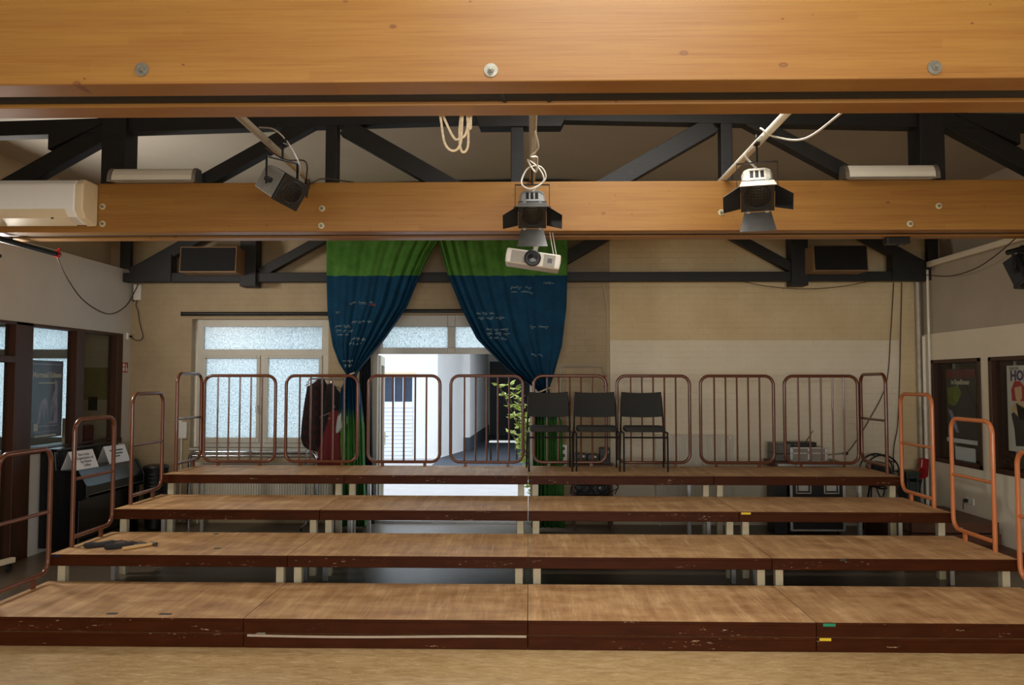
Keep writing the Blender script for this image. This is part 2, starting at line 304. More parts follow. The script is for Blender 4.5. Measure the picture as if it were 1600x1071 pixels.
M = dict(
 glulam=glulam(), board=laminate(), apron=scuffed_brown(), floor=floor_mat(), frosted=frosted(), glass=clearglass('clear_glass'), darkglass=clearglass('dark_glass', (.90,.92,.92,1), .03), sideglass=clearglass('side_glass', (.90,.92,.92,1), .025),
 truss=plain('black_stained_timber', lin(22,23,25), .6, var=.3, nscale=14, bmp=.5, stretch=(1,6,6)),
 ceil=plain('ceiling_paint', lin(172,166,154), .9, var=.05, nscale=1.2, bmp=.05),
 wall_l=plain('left_wall_paint', lin(200,198,192), .85, var=.05, nscale=1.6, bmp=.15),
 wall_u=plain('upper_wall_paint', lin(186,172,146), .85, var=.06, nscale=2, bmp=.2),
 wall_b=brick_paint('painted_brick', lin(160,141,110), lin(176,157,126), (1.08, 4.86, 2.415, lin(222,210,184), lin(230,220,198))),
 wall_r=plain('right_wall_upper_paint', lin(176,164,146), .85, var=.06, nscale=2, bmp=.3), wall_rl=plain('right_wall_lower_paint', lin(228,218,196), .8, var=.04, nscale=2, bmp=.12),
 rail=plain('brown_enamel_tube', lin(100,54,33), .25, var=.06, nscale=4, bmp=0, coat=.3), rail2=plain('copper_brown_tube', lin(194,114,66), .27, var=.06, nscale=4, bmp=0, coat=.3),
 legw=plain('cream_painted_wood', lin(196,186,158), .5, var=.1, nscale=10), alu=plain('aluminium', lin(200,202,204), .35, 1, var=.08), chrome=plain('chrome', lin(190,193,196), .24, 1, var=.03, bmp=0),
 steel=plain('zinc_steel', lin(150,148,138), .42, .9, var=.2, nscale=30), brass=plain('cream_washer', lin(206,196,160), .45, .2, var=.12, nscale=30),
 black=plain('black_plastic', lin(15,15,16), .42, var=.15), blackm=plain('black_metal', lin(20,20,21), .4, .4, var=.15), gloss=plain('piano_black', lin(6,6,8), .22, var=.05, bmp=0),
 rubber=plain('black_rubber', lin(26,26,27), .8, var=.1), cloth=plain('charcoal_upholstery', lin(46,47,46), .9, var=.12, nscale=180, bmp=.3),
 white=plain('white_plastic', lin(226,224,216), .3, var=.03, bmp=0), cream=plain('cream_plastic', lin(224,208,176), .35, var=.04, bmp=0), paper=plain('white_paper', lin(226,226,228), .6, var=.03, bmp=0),
 upvc=plain('window_frame_paint', lin(196,192,180), .45, var=.04, bmp=.03), upvcg=plain('door_frame_grey', lin(184,184,178), .45, var=.04, bmp=.03),
 brownframe=plain('brown_stained_frame', lin(64,35,18), .5, var=.25, nscale=6, stretch=(1,1,.2)), darkbrown=plain('dark_brown_ply', lin(84,50,32), .5, var=.2, nscale=5),
 pipeg=plain('grey_pipe', lin(170,162,146), .45, .3, var=.15), pipew=plain('white_pipe', lin(222,216,202), .4, var=.08), rope=plain('cotton_rope', lin(222,206,176), .9, var=.2, nscale=60, bmp=.6),
 cable=plain('brown_black_cable', lin(52,36,28), .6, var=.1, bmp=0), wcable=plain('white_cable', lin(226,222,212), .5, var=.05, bmp=0), silver=plain('silver_lamp_body', lin(176,178,178), .4, .6, var=.15, nscale=20), lampg=plain('pale_lamp_body', lin(206,200,184), .45, .1, var=.2, nscale=26),
 worn=plain('worn_pale_metal', lin(206,200,186), .55, .2, var=.35, nscale=22), doorg=plain('barn_door_grey', lin(96,96,94), .4, .5, var=.2, nscale=8), projector=plain('projector_shell', lin(196,190,180), .4, var=.05, bmp=0), grille=plain('projector_grille', lin(138,132,122), .5, var=.2, nscale=120), lens=plain('lens_glass', lin(12,12,15), .25, var=.05, bmp=0),
 curt_l=curtain_mat('painted_curtain_cloth', 3.235, 1.50), navy=plain('navy_cloth', lin(16,20,32), .9, var=.2), plaid=plaid(), stripes=stripes(), redcloth=plain('dark_red_cloth', lin(88,9,15), .85, var=.2, nscale=5), blackcloth=plain('black_cloth', lin(11,11,14), .9, var=.2),
 chalk=plain('chalk_paint', lin(128,146,148), .9, var=.1, bmp=0), chalkr=plain('red_chalk', lin(170,70,60), .9, var=.1, bmp=0),
 rad=plain('radiator_enamel', lin(206,200,184), .4, var=.04, bmp=0), woodbox=plain('raw_ply', lin(128,98,66), .6, var=.15), red=plain('red_plastic', lin(150,14,24), .3, var=.1, bmp=0), redsign=plain('red_sign', lin(170,34,30), .5, var=.05, bmp=0),
 yellow=plain('yellow_tape', lin(226,196,40), .5, var=.05, bmp=0), green=plain('green_tape', lin(20,140,104), .5, var=.05, bmp=0), dtape=plain('dark_tape', lin(52,52,52), .6, var=.1, bmp=0), beigetape=plain('beige_tape', lin(176,162,146), .6, var=.1, bmp=0),
 extw=plain('white_render', lin(228,228,228), .9, var=.02, nscale=2), extg=plain('courtyard_paving', lin(176,172,172), .9, var=.06, nscale=3), extd=plain('dark_plinth_and_shade', lin(66,72,82), .8, var=.1), navydoor=plain('navy_door', lin(16,24,44), .5, var=.1), louver=plain('white_louvre', lin(216,222,230), .6, var=.03), dglass=plain('dark_window_glass', lin(60,72,92), .15, var=.1, bmp=0),
 leaf=plain('leaf_green', lin(186,200,110), .6, var=.5, nscale=9), stem=plain('plant_stem', lin(90,80,50), .8), glove=plain('work_glove', lin(44,42,44), .9, var=.3, nscale=30, bmp=.5), glovep=plain('glove_pale', lin(120,100,92), .9, var=.3, nscale=30), handle=plain('hammer_wood', lin(206,172,118), .5, var=.15), iron=plain('iron', lin(92,86,82), .5, .7, var=.2),
 poster_m=plain('mermaid_poster', lin(86,94,116), .35, var=.25, nscale=3), lilac=plain('lilac_print', lin(160,156,184), .5, var=.3, nscale=10), posterd=plain('dark_poster', lin(46,40,38), .4, var=.3, nscale=4), postred=plain('dark_red_print', lin(110,30,36), .5, var=.2), postgreen=plain('green_print', lin(112,124,44), .5, var=.3, nscale=12), posterw=plain('white_poster', lin(220,214,200), .5, var=.02, bmp=0), hair=plain('red_print', lin(188,30,38), .5, var=.05, bmp=0), skin=plain('skin_print', lin(226,190,140), .5, var=.05, bmp=0), ink=plain('black_print', lin(24,22,24), .5, var=.1, bmp=0), yprint=plain('yellow_print', lin(232,204,40), .5, var=.05, bmp=0), violet=plain('violet_print', lin(70,50,110), .5, var=.05, bmp=0), textgrey=plain('grey_print', lin(70,70,74), .5, bmp=0), textpale=plain('pale_print', lin(222,214,190), .5, bmp=0),
 acwhite=plain('glossy_white_shell', lin(242,242,240), .12, var=.01, bmp=0), dgreen=plain('dark_green_plastic', lin(34,46,40), .5, var=.1), board_y=plain('olive_board', lin(120,108,54), .8, var=.15), pale=plain('light_diffuser', lin(226,222,210), .5, var=.03, bmp=0),
)
# ------------------------------------------------------------------ room shell
XL, XR, YW, YF = -5.32, 5.137, 4.925, -9.5
def slab_y(y0, y1, x0, x1, z0, z1, holes):      # wall across Y with rectangular holes (x0,x1,z0,z1)
    xs = sorted({x0, x1, *[h[0] for h in holes], *[h[1] for h in holes]}); zs = sorted({z0, z1, *[h[2] for h in holes], *[h[3] for h in holes]}); b = MB()
    for i in range(len(xs)-1):
        for j in range(len(zs)-1):
            cx_, cz_ = (xs[i]+xs[i+1])/2, (zs[j]+zs[j+1])/2
            if not any(h[0] < cx_ < h[1] and h[2] < cz_ < h[3] for h in holes): b.box(xs[i], xs[i+1], y0, y1, zs[j], zs[j+1])
    return b
def slab_x(x0, x1, y0, y1, z0, z1, holes, b=None):
    ys = sorted({y0, y1, *[h[0] for h in holes], *[h[1] for h in holes]}); zs = sorted({z0, z1, *[h[2] for h in holes], *[h[3] for h in holes]}); b = b or MB()
    for i in range(len(ys)-1):
        for j in range(len(zs)-1):
            cy_, cz_ = (ys[i]+ys[i+1])/2, (zs[j]+zs[j+1])/2
            if not any(h[0] < cy_ < h[1] and h[2] < cz_ < h[3] for h in holes): b.box(x0, x1, ys[i], ys[i+1], zs[j], zs[j+1])
    return b
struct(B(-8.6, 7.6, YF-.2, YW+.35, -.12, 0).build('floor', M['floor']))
cb = MB()   # shallow pitched ceiling with two skylights in front of the visible part
def roof(x): return 4.47-.032*abs(x)
for (a, b_) in ((-6, -.3), (-.3, 0), (0, 1.3), (1.3, 1.7), (1.7, 5.8)):
    for (y0, y1) in ((YF-.2, -4.4), (-4.4, -3.4), (-3.4, -.65), (-.65, .35), (.35, YW+.35)):
        if (y0 == -4.4 and a in (-.3, 0)) or (y0 == -.65 and a in (0, 1.3)): continue
        cb.add([(a,y0,roof(a)),(b_,y0,roof(b_)),(b_,y1,roof(b_)),(a,y1,roof(a)),(a,y0,4.75),(b_,y0,4.75),(b_,y1,4.75),(a,y1,4.75)], [(0,3,2,1),(4,5,6,7),(0,1,5,4),(1,2,6,5),(2,3,7,6),(3,0,4,7)])
struct(cb.build('ceiling', M['ceil']))
struct(slab_y(YW, YW+.35, -8.6, 7.6, 0, 4.75, [(-4.50,-2.66,.985,2.70), (-2.09,.12,0,2.757), (-7.65,-5.98,.985,2.70)]).build('wall_back', M['wall_b']))
struct(slab_y(YF-.2, YF, -6, 5.8, 0, 4.75, [(-2.6,3.4,1.1,3.2)]).build('wall_front', M['wall_u']))
# left wall: plaster above, glazed timber screen below; the wall steps back above a ledge
wl = slab_x(XL-.14, XL, YF, YW, 0, 3.345, [(1.5,2.77,0,2.49), (2.77,4.70,1.12,2.49), (1.6,2.2,2.55,3.15)]); struct(wl.build('wall_left', M['wall_l']))
struct(B(-5.86, -5.62, YF, YW, 3.2, 4.75).box(-5.7, XL-.14, YF, YW, 3.2, 3.345).build('wall_left_upper', M['wall_u']))
wr = slab_x(XR, XR+.3, YF, YW, 0, 2.48, [(3.53,4.65,.87,2.145), (1.9,3.37,.87,2.145)]); struct(wr.build('wall_right', M['wall_rl']))
struct(B(XR+.012, XR+.3, YF, YW, 2.48, 3.345).box(XR+.28, XR+.56, YF, YW, 3.2, 4.75).build('wall_right_upper', M['wall_r']))
# side rooms behind the glazing
struct(B(-8.6, -8.4, -1, YW, 0, 3.2).box(-8.6, XL-.14, -1.2, -1, 0, 3.2).box(-8.6, -5.5, -1.2, YW, 3.0, 3.2).build('wall_side_room', M['wall_u']))
struct(B(7.4, 7.6, 0, YW, 0, 3).box(XR+.3, 7.6, -.2, 0, 0, 3).box(XR+.3, 7.6, -.2, YW, 2.6, 2.8).build('wall_dark_room', M['darkbrown']))
struct(B(XR-.06, XR-.005, 1.0, 4.6, 3.33, 3.40).build('trim_1', M['wall_rl'], bevel=.01))
# ------------------------------------------------------------------ trusses and beams
def truss(Yc, label, back=False):
    t = thing('roof_truss', label, 'truss', (0, Yc, 0)); d = .065; T = M['truss']
    y0, y1 = -d, d
    B(-5.3, 5.11, y0, y1, 3.165, 3.285).build('bottom_chord', T, t, bevel=.006)
    for s in (-1, 1):
        MB().prism([(0,4.165),(s*5.3,4.03),(s*5.3,4.16),(0,4.30)], 'y', y0, y1).build('top_chord', T, t)
        e = 3.64 if s < 0 else 3.475
        MB().box(s*e-.105, s*e+.105, y0-.05, y1+.05, 3.10 if back else 3.18, 4.24).build('post', T, t, bevel=.006)
        if not back: MB().box(s*1.73-.05, s*1.73+.05, y0, y1, 3.28, 4.13).build('hanger', T, t, bevel=.006)
        def slant(n, x0, z0, x1, z1, wd): MB().bar((s*x0,0,z0), (s*x1,0,z1), wd, .12).build(n, T, t, bevel=.006)
        slant('brace', 3.50, 3.28, 1.86, 4.20, .12); slant('brace', 1.62, 4.12, .06, 3.22, .155); slant('brace', 5.20, 3.27, 3.66, 4.14, .15)
        MB().prism([(s*5.2,3.17),(s*5.2,3.36),(s*4.66,3.52),(s*4.66,3.17)], 'y', y0-.02, y1+.02).build('gusset', T, t)
        MB().prism([(s*4.245,4.10),(s*4.245,3.92),(s*3.7,4.18),(s*3.7,4.22)], 'y', y0-.01, y1+.01).build('gusset', T, t)
        MB().box(s*5.17-.065 - (.09 if s < 0 else -.0)*1, s*5.17+.065 - (.09 if s < 0 else 0), -.10, -.02, 3.35, 4.1).build('post', T, t)
    B(-.15, -.04, y0, y1, 3.28, 4.15).build('king_post', T, t, bevel=.006)
    MB().prism([(-.47,4.22),(-.42,4.10),(.29,4.10),(.35,4.22)], 'y', y0-.02, y1+.02).build('ridge_block', T, t)
    return t
truss(-2.11, 'black timber roof truss clamped inside the nearest pale beam')
truss(1.30, 'black timber roof truss standing above the second pale beam')
truss(4.70, 'black timber roof truss against the back wall, with speakers on it', True)
def bolt(parent, x, z, y, big=True):
    r = .030 if big else .026
    b = MB().cyl((x,y,z), (x,y-.005,z), r, n=20).build('washer', M['steel'] if big else M['brass'], parent, smooth=True)
    MB().cyl((x,y-.005,z), (x,y-.018,z), .014, n=6).cyl((x,y-.018,z), (x,y-.03,z), .008, n=10).build('nut', M['steel'], b)
def beam(y0, y1, label, bolts=(), big=True):
    o = tag(B(-5.30, 5.12, y0, y1, 3.15, 3.575).build('glulam_beam', M['glulam'], bevel=.006), label, 'beam', 'glulam beams bolted to the trusses')
    for x, z in bolts: bolt(o, x, z, y0, big)
beam(-2.333, -2.180, 'wide pale glulam beam nearest the camera, with three big washers', [(-1.655,3.212),(-.153,3.198),(1.716,3.195)])
beam(-2.040, -1.888, 'rear plank of the nearest beam, seen from below behind the black strip')
beam(1.078, 1.230, 'pale glulam beam carrying the white air conditioner, front plank', [(-3.662,3.372),(-3.658,3.222),(-1.762,3.349),(-1.766,3.2),(1.636,3.303),(3.459,3.351),(3.216,3.2)], False)
beam(1.370, 1.523, 'rear plank of the second beam, behind the black chord')
# ------------------------------------------------------------------ riser platforms
TY = [0, 1.01, 2.03, 3.05]; TZ = [.204, .424, .637, .852]
ROW = ['front row', 'second row', 'third row', 'top row']; POS = ['far left', 'centre left', 'centre right', 'far right']
def platform_proto(th, legs, label):
    t = thing('riser_platform', label, 'platform', (0,0,0), group='brown riser platforms')
    hx = .9977; Y1 = .998
    pb = B(-hx, hx, -.002, Y1, th-.020, th); pb.mi = [1,0,1,1,1,1]; pb.build('top_panel', [M['board'], M['apron']], t)
    B(-hx, hx, 0, .028, 0, th-.020).build('edge_board', M['apron'], t, bevel=.003, seg=1)
    B(-hx, hx, Y1-.028, Y1, 0, th-.020).build('edge_board', M['apron'], t, bevel=.003, seg=1)
    for s in (-1, 1): B(s*hx-(.028 if s > 0 else 0), s*hx+(.028 if s < 0 else 0), .029, Y1-.029, 0, th-.020).build('edge_board', M['apron'], t, bevel=.003, seg=1)
    for s in (-1, 0, 1): B(s*.5-.02, s*.5+.02, .03, Y1-.03, .01, th-.01).build('cross_rib', M['darkbrown'], t)
    if legs:
        for s in (-1, 1):
            B(s*.925-.032, s*.925+.032, .05, .115, -legs, .02).build('leg', M['legw'], t, bevel=.003, seg=1)
            l = B(s*.90-.022, s*.90+.022, .85, .895, -legs, .02).build('leg', M['alu'], t, bevel=.003, seg=1)
            MB().cyl((s*.90-.02,.845,-.04), (s*.90-.02,.80,-.04), .025, n=12).cyl((s*.90-.02,.85,-.04), (s*.90-.02,.84,-.04), .012, n=8).build('clamp_knob', M['rubber'], l, smooth=True)
    return t
platforms = {}
for k in range(4):
    th = .10 if k == 0 else .096
    pr = platform_proto(th, 0 if k == 0 else TZ[k]-th, '')
    for i in range(4):
        nm = f'brown riser platform with worn tan top, {ROW[k]}, {POS[i]}'
        if k == 0: nm = f'brown riser platform in the {ROW[k]}, {POS[i]}, lying on another'
        loc = (-3+2*i, TY[k], TZ[k]-th)
        if i == 0: pr.location = loc; pr['label'] = nm; o = pr
        else: o = dup(pr, loc, label=nm)
        platforms[k, i] = o
        if k == 0: platforms['b', i] = dup(pr, (-3+2*i, .004, 0), label=f'bottom riser platform on the floor under the front row, {POS[i]}')
def patch(x0, x1, z0, z1, y, mat, par, name='tape'):
    o = B(x0, x1, y-.004, y, z0, z1).build(name, mat, par); o.matrix_parent_inverse = Matrix.Translation(-par.location)
    return o
patch(2.045,2.13,.178,.198,0,M['green'],platforms[0,3]); patch(2.02,2.10,.078,.097,.004,M['yellow'],platforms['b',3])
patch(2.02,2.11,.612,.632,TY[2],M['yellow'],platforms[2,3]); patch(2.55,2.60,.405,.424,TY[1],M['dtape'],platforms[1,3]); patch(-3.99,-3.9,.402,.420,TY[1],M['navydoor'],platforms[1,0])
o = MB().grid(lambda u, v: (-1.97+1.96*u, -.005, .088-.006*math.sin(u*5)+.016*(v-.5)), 24, 1).build('tape', M['beigetape'], platforms['b',1], solid=.002); o.matrix_parent_inverse = Matrix.Translation(-platforms['b',1].location)
o = B(-1.90,-1.84,-.012,.0,.096,.110).build('latch', M['steel'], platforms[0,1], bevel=.003); o.matrix_parent_inverse = Matrix.Translation(-platforms[0,1].location)
for x0, x1, y0, k, i in ((-3.02,-2.94,.07,0,0),(-2.64,-2.55,.07,0,0),(-2.98,-2.93,.9,1,0),(-2.72,-2.66,.25,1,0)):
    o = B(x0, x1, TY[k]+y0, TY[k]+y0+.04, TZ[k], TZ[k]+.001).build('tape', M['dtape'], platforms[k,i]); o.matrix_parent_inverse = Matrix.Translation(-platforms[k,i].location)
# ------------------------------------------------------------------ guard rails
def back_rail(label):
    t = thing('guard_rail', label, 'railing', group='barred guard rails along the top tier')
    W, z0, z1 = .435, .05, 1.085
    MB().tube(fillet([(-W,0,z0),(W,0,z0),(W,0,z1),(-W,0,z1)], .105, 7, True), .0195, 10, True).build('frame', M['rail'], t, smooth=True)
    for q in (-.27,-.135,0,.135,.27): MB().cyl((q,0,z0), (q,0,z1), .0110, n=8).build('bar', M['rail'], t, smooth=True)
    for q in (-.255, .255): B(q-.018, q+.018, -.012, .012, 0, z0).build('foot', M['rail'], t)
    return t
br = None
for i in range(8):
    nm = f'brown barred guard rail on the top tier, {["first","second","third","fourth","fifth","sixth","seventh","eighth"][i]} from the left'
    if br is None: br = back_rail(nm); br.location = (-3.5, 4.0, TZ[3])
    else: dup(br, (-3.5+i*1.0, 4.0, TZ[3]), label=nm)
def side_rail(label):
    t = thing('side_handrail', label, 'railing', group='handrails at the ends of the rows')
    y0, y1, z1, zb = .285, .955, 1.105, .085
    MB().tube(fillet([(0,y0,0),(0,y0,z1),(0,y1,z1),(0,y1,zb),(0,y0,zb)], .105, 7), .0195, 10).build('frame', M['rail'], t, smooth=True)
    MB().cyl((0,y0,.585), (0,y1,.585), .0145, n=10).build('mid_bar', M['rail'], t, smooth=True)
    B(-.012, .012, .74, .775, 0, zb).build('foot', M['rail'], t)
    return t
sr = None
for k in range(4):
    for s in (-1, 1):
        nm = f'brown tube handrail at the {"left" if s < 0 else "right"} end of the {ROW[k]}'; loc = (s*3.975, TY[k], TZ[k])
        if sr is None: sr = side_rail(nm); sr.location = loc
        else:
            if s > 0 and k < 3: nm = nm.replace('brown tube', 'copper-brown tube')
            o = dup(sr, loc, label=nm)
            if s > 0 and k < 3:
                for c in o.children: c.data = c.data.copy(); c.data.materials[0] = M['rail2']  # right rails of the lower three rows: a lighter, more orange brown
# ------------------------------------------------------------------ chairs
def chair(label):
    t = thing('upholstered_chair', label, 'chair', group='chairs on the top tier'); H = .245; m_ = M['blackm']
    for s in (-1, 1):
        MB().tube([(s*H,-.24,0),(s*H,-.22,.44)], .0105, 8).build('leg', m_, t, smooth=True)
        MB().tube(spline([(s*(H+.012),.22,0),(s*(H+.006),.17,.44),(s*(H-.006),.20,.72),(s*(H-.012),.235,.84)], 4), .0105, 8).build('leg', m_, t, smooth=True)
        MB().cyl((s*(H+.003),-.22,.435), (s*(H+.003),.17,.435), .0105, n=8).build('seat_rail', m_, t, smooth=True)
    MB().cyl((-H,-.225,.385), (H,-.225,.385), .010, n=8).build('stretcher', m_, t, smooth=True)
    def seat(u, v):
        a = 2*pi*u; e = .35; cx_ = math.copysign(abs(math.cos(a))**e, math.cos(a)); sy_ = math.copysign(abs(math.sin(a))**e, math.sin(a))
        r = [0,.96,1,1,.96,.0][round(v*5)]; z = [.445,.445,.458,.485,.503,.507][round(v*5)]
        return (cx_*.232*r, sy_*.215*r-.02, z)
    MB().grid(seat, 32, 5).build('seat', M['cloth'], t, smooth=True)
    bk = MB()
    for f, o_ in ((0, -.018), (1, .018)):
        bk.grid(lambda u, v: ((u-.5)*(.485-.012*v), .185+.055*v+.035*(1-(2*u-1)**2)+o_, .605+.29*v - (.012*(1-(2*u-1)**2) if v in (0,) else (.014*(1-(2*u-1)**2) if v == 1 else 0))), 14, 6)
    me = bk
    nU, nV = 14, 6; off = (nU+1)*(nV+1)
    for i in range(nU):
        bk.f += [(i, i+1, off+i+1, off+i), (nV*(nU+1)+i, nV*(nU+1)+i+1, off+nV*(nU+1)+i+1, off+nV*(nU+1)+i)]; bk.mi += [0,0]
    for j in range(nV):
        for c in (0, nU): bk.f.append((j*(nU+1)+c, (j+1)*(nU+1)+c, off+(j+1)*(nU+1)+c, off+j*(nU+1)+c)); bk.mi.append(0)
    bk.build('backrest', M['cloth'], t, smooth=True, bevel=.006)
    return t
c0 = chair('charcoal chair on the top tier nearest the open door'); c0.location = (.245, 3.66, TZ[3]); c0.rotation_euler = (0,0,math.radians(2))
dup(c0, (.79, 3.69, TZ[3]), (0,0,0), 'middle one of the three charcoal chairs on the top tier')
dup(c0, (1.335, 3.67, TZ[3]), (0,0,math.radians(-2)), 'charcoal chair on the top tier at the right of the three')
# ------------------------------------------------------------------ back windows, door, exterior
def window(n, x0, x1, z0, z1, casements, trans, zt, mat, sill=True):
    t = struct(bpy.data.objects.new(f'window_{n}', None)); COL.objects.link(t)
    ya, yb = YW+.10, YW+.17
    f = slab_y(ya, yb, x0, x1, z0, z1, [(a, b_, zt[0], zt[1]) for a, b_ in trans]+[(a-.045, b_+.045, z0+.06, zt[0]-.08) for a, b_ in casements]); f.build('window_frame', mat, t, bevel=.006)
    for a, b_ in trans: B(a, b_, ya+.03, ya+.036, zt[0], zt[1]).build('pane', M['frosted'], t)
    for a, b_ in casements:
        s = slab_y(ya-.02, yb-.03, a-.045, b_+.045, z0+.06, zt[0]-.08, [(a, b_, z0+.13, zt[0]-.12)]).build('casement', mat, t, bevel=.006)
        B(a, b_, ya+.01, ya+.016, z0+.13, zt[0]-.12).build('pane', M['frosted'], s)
    if casements:
        xm = casements[0][1]+.02
        MB().cyl((xm,ya-.02,1.54), (xm,ya-.06,1.54), .012, n=10).box(xm-.01, xm+.01, ya-.07, ya-.05, 1.45, 1.55).build('window_handle', M['alu'], t, bevel=.003)
    if sill: B(x0-.03, x1+.03, YW-.03, ya, z0-.03, z0).build('window_sill', M['upvc'], t, bevel=.004)
    return t
window(1, -4.46, -2.66, .985, 2.70, [(-4.334,-3.646),(-3.491,-2.809)], [(-4.377,-2.773)], (2.296,2.604), M['upvc'])
window(2, -7.65, -5.98, .985, 2.70, [(-6.75,-6.12),(-7.55,-6.92)], [(-6.80,-6.03),(-7.6,-6.92)], (2.296,2.604), M['upvc'])
d = struct(bpy.data.objects.new('door_1', None)); COL.objects.link(d)
slab_y(YW+.10, YW+.17, -2.09, .12, 0, 2.757, [(-2.02,.05,.0,2.236), (-1.96,-1.082,2.32,2.602), (-.981,-.06,2.32,2.602)]).build('door_frame', M['upvcg'], d, bevel=.006)
for a, b_ in ((-1.96,-1.082),(-.981,-.06)): B(a, b_, YW+.13, YW+.136, 2.32, 2.602).build('pane', M['frosted'], d)
def leaf(hx, ang, mirror):
    e = bpy.data.objects.new('door_leaf', None); COL.objects.link(e); e.parent = d; e.location = (hx, YW+.17, .02); e.rotation_euler = (0,0,ang); s = -1 if mirror else 1
    slab_y(-.03, .03, min(0,s*1.0), max(0,s*1.0), 0, 2.2, [(min(s*.11,s*.89), max(s*.11,s*.89), .12, 2.07)]).build('leaf_frame', M['upvc'], e, bevel=.005)
    B(min(s*.11,s*.89), max(s*.11,s*.89), -.004, .004, .12, 2.07).build('leaf_glass', M['glass'], e)
    MB().box(s*.93-.02, s*.93+.02, -.05, -.03, .92, 1.12).tube([(s*.93,-.05,1.05),(s*.93,-.085,1.05),(s*.82,-.085,1.05)], .010, 8).build('door_handle', M['alu'], e)
leaf(-2.02, math.radians(97), False); leaf(.05, math.radians(-93), True)
B(-2.02, .05, YW+.02, YW+.34, .0, .035).build('threshold', M['alu'], d)
def roller(x0, x1, z, label): tag(MB().cyl((x0,YW-.05,z), (x1,YW-.05,z), .026, n=14).cyl((x0-.012,YW-.05,z), (x0,YW-.05,z), .03, n=14).build('roller_blind', M['black'], smooth=True), label, 'blind')
roller(-4.61, -2.66, 2.765, 'black rolled-up blind tube above the left window'); roller(-2.1, .15, 2.80, 'black rolled-up blind tube above the open door')
# courtyard
struct(B(-14, 10, YW+.35, 30, -.15, -.005).build('courtyard_ground', M['extg']))
h = tag(slab_y(13.7, 14.0, -12, -2.2, 0, 6.5, [(-3.58,-2.78,.02,2.05)]).prism([(-2.2,13.7),(-2.2,14.0),(-2.0,15.9),(-1.8,16.0),(-1.75,15.9)], 'z', 0, 6.5).build('courtyard_house', M['extw']), 'white rendered house across the courtyard, seen through the open door', 'building')
pg = tag(MB().box(-1.8,-1.58,15.9,16.2,0,6.5).prism([(-1.58,16.2),(-1.40,22.2),(-1.7,22.2),(-1.8,16.2)], 'z', 0, 3.4).box(-1.55,6,11.6,23,3.3,6.5).box(-1.6,6,22.2,22.5,0,3.4).box(1.6,1.9,16,22.2,0,3.4).build('covered_passage', M['extw']), 'shaded covered passage with dark door behind the courtyard', 'building')
MB().prism([(-1.57,15.87),(-1.38,22.2),(-1.42,22.2),(-1.82,16.25),(-1.82,15.87)], 'z', 0, .36).build('plinth', M['extd'], pg)
B(-2.15, 1.6, 11.6, 22.2, -.006, .003).build('passage_floor_shade', M['extd'], pg)  # dark sheet over the paving: the passage's shade put into its colour
dd = slab_y(22.14, 22.2, -1.35, 1.5, 0, 2.55, []).build('passage_door', M['navydoor'], pg); B(-.5,-.45,22.10,22.15,0,2.5).build('door_batten', M['navydoor'], dd)
lv = thing('louvred_door', 'white louvred door with dark panes across the courtyard', 'door', (-3.18, 13.7, 0))
slab_y(.02, .12, -.40, .40, .02, 2.05, [(-.36,-.12,1.37,1.96),(-.07,.13,1.37,1.96),(.18,.36,1.37,1.96)]).build('leaf', M['louver'], lv)
for a, b_ in ((-.36,-.12),(-.07,.13),(.18,.36)): B(a, b_, .06, .07, 1.37, 1.96).build('pane', M['dglass'], lv)
for i in range(13): MB().prism([(.0,.09+i*.095),(.03,.09+i*.095),(.03,.17+i*.095),(.02,.17+i*.095)], 'x', -.37, .37).build('slat', M['louver'], lv)
B(-.46, .46, -.05, .02, 2.0, 2.09).build('lintel', M['cream'], lv)
bn = thing('garden_bench', 'thin white table in the dark passage beyond the door', 'table', (-.575, 13, .003)); B(-.335,.335,-.2,.2,.46,.48).build('table_top', M['white'], bn)
for x in (-.3,.3):
    for y in (-.15,.15): B(x-.015,x+.015,y-.015,y+.015,0,.46).build('leg', M['blackm'], bn)
pl = thing('climbing_shrub', 'yellow-green leafy shrub outside the open door on the right', 'plant', (.12, 6.3, 0)); st = MB(); lf = MB()
for k in range(20):
    bx = random.uniform(-.15,.2); top = random.uniform(.8,1.9); p = spline([(bx*.3,0,0),(bx,random.uniform(-.1,.1),top*.5),(bx-random.uniform(.05,.42),random.uniform(-.15,.15),top)], 6); st.tube(p, .006, 5)
    for q in p[3:]:
        for _ in range(5):
            a = random.uniform(0,2*pi); t_ = Vector((math.cos(a)*.8, math.sin(a)*.5, random.uniform(-.3,.5))).normalized(); L = random.uniform(.07,.13); sd = t_.cross(Vector((random.uniform(-1,1),random.uniform(-1,1),1))).normalized()*L*.28; nn = t_.cross(sd).normalized()*L*.12
            b0 = len(lf.v); lf.v += [tuple(q), tuple(q+t_*L*.5+sd+nn), tuple(q+t_*L), tuple(q+t_*L*.5-sd+nn), tuple(q+t_*L*.5)]; lf.f += [(b0,b0+1,b0+4),(b0+1,b0+2,b0+4),(b0+2,b0+3,b0+4),(b0+3,b0,b0+4)]; lf.mi += [0]*4
st.build('stems', M['stem'], pl); lf.build('foliage', M['leaf'], pl)
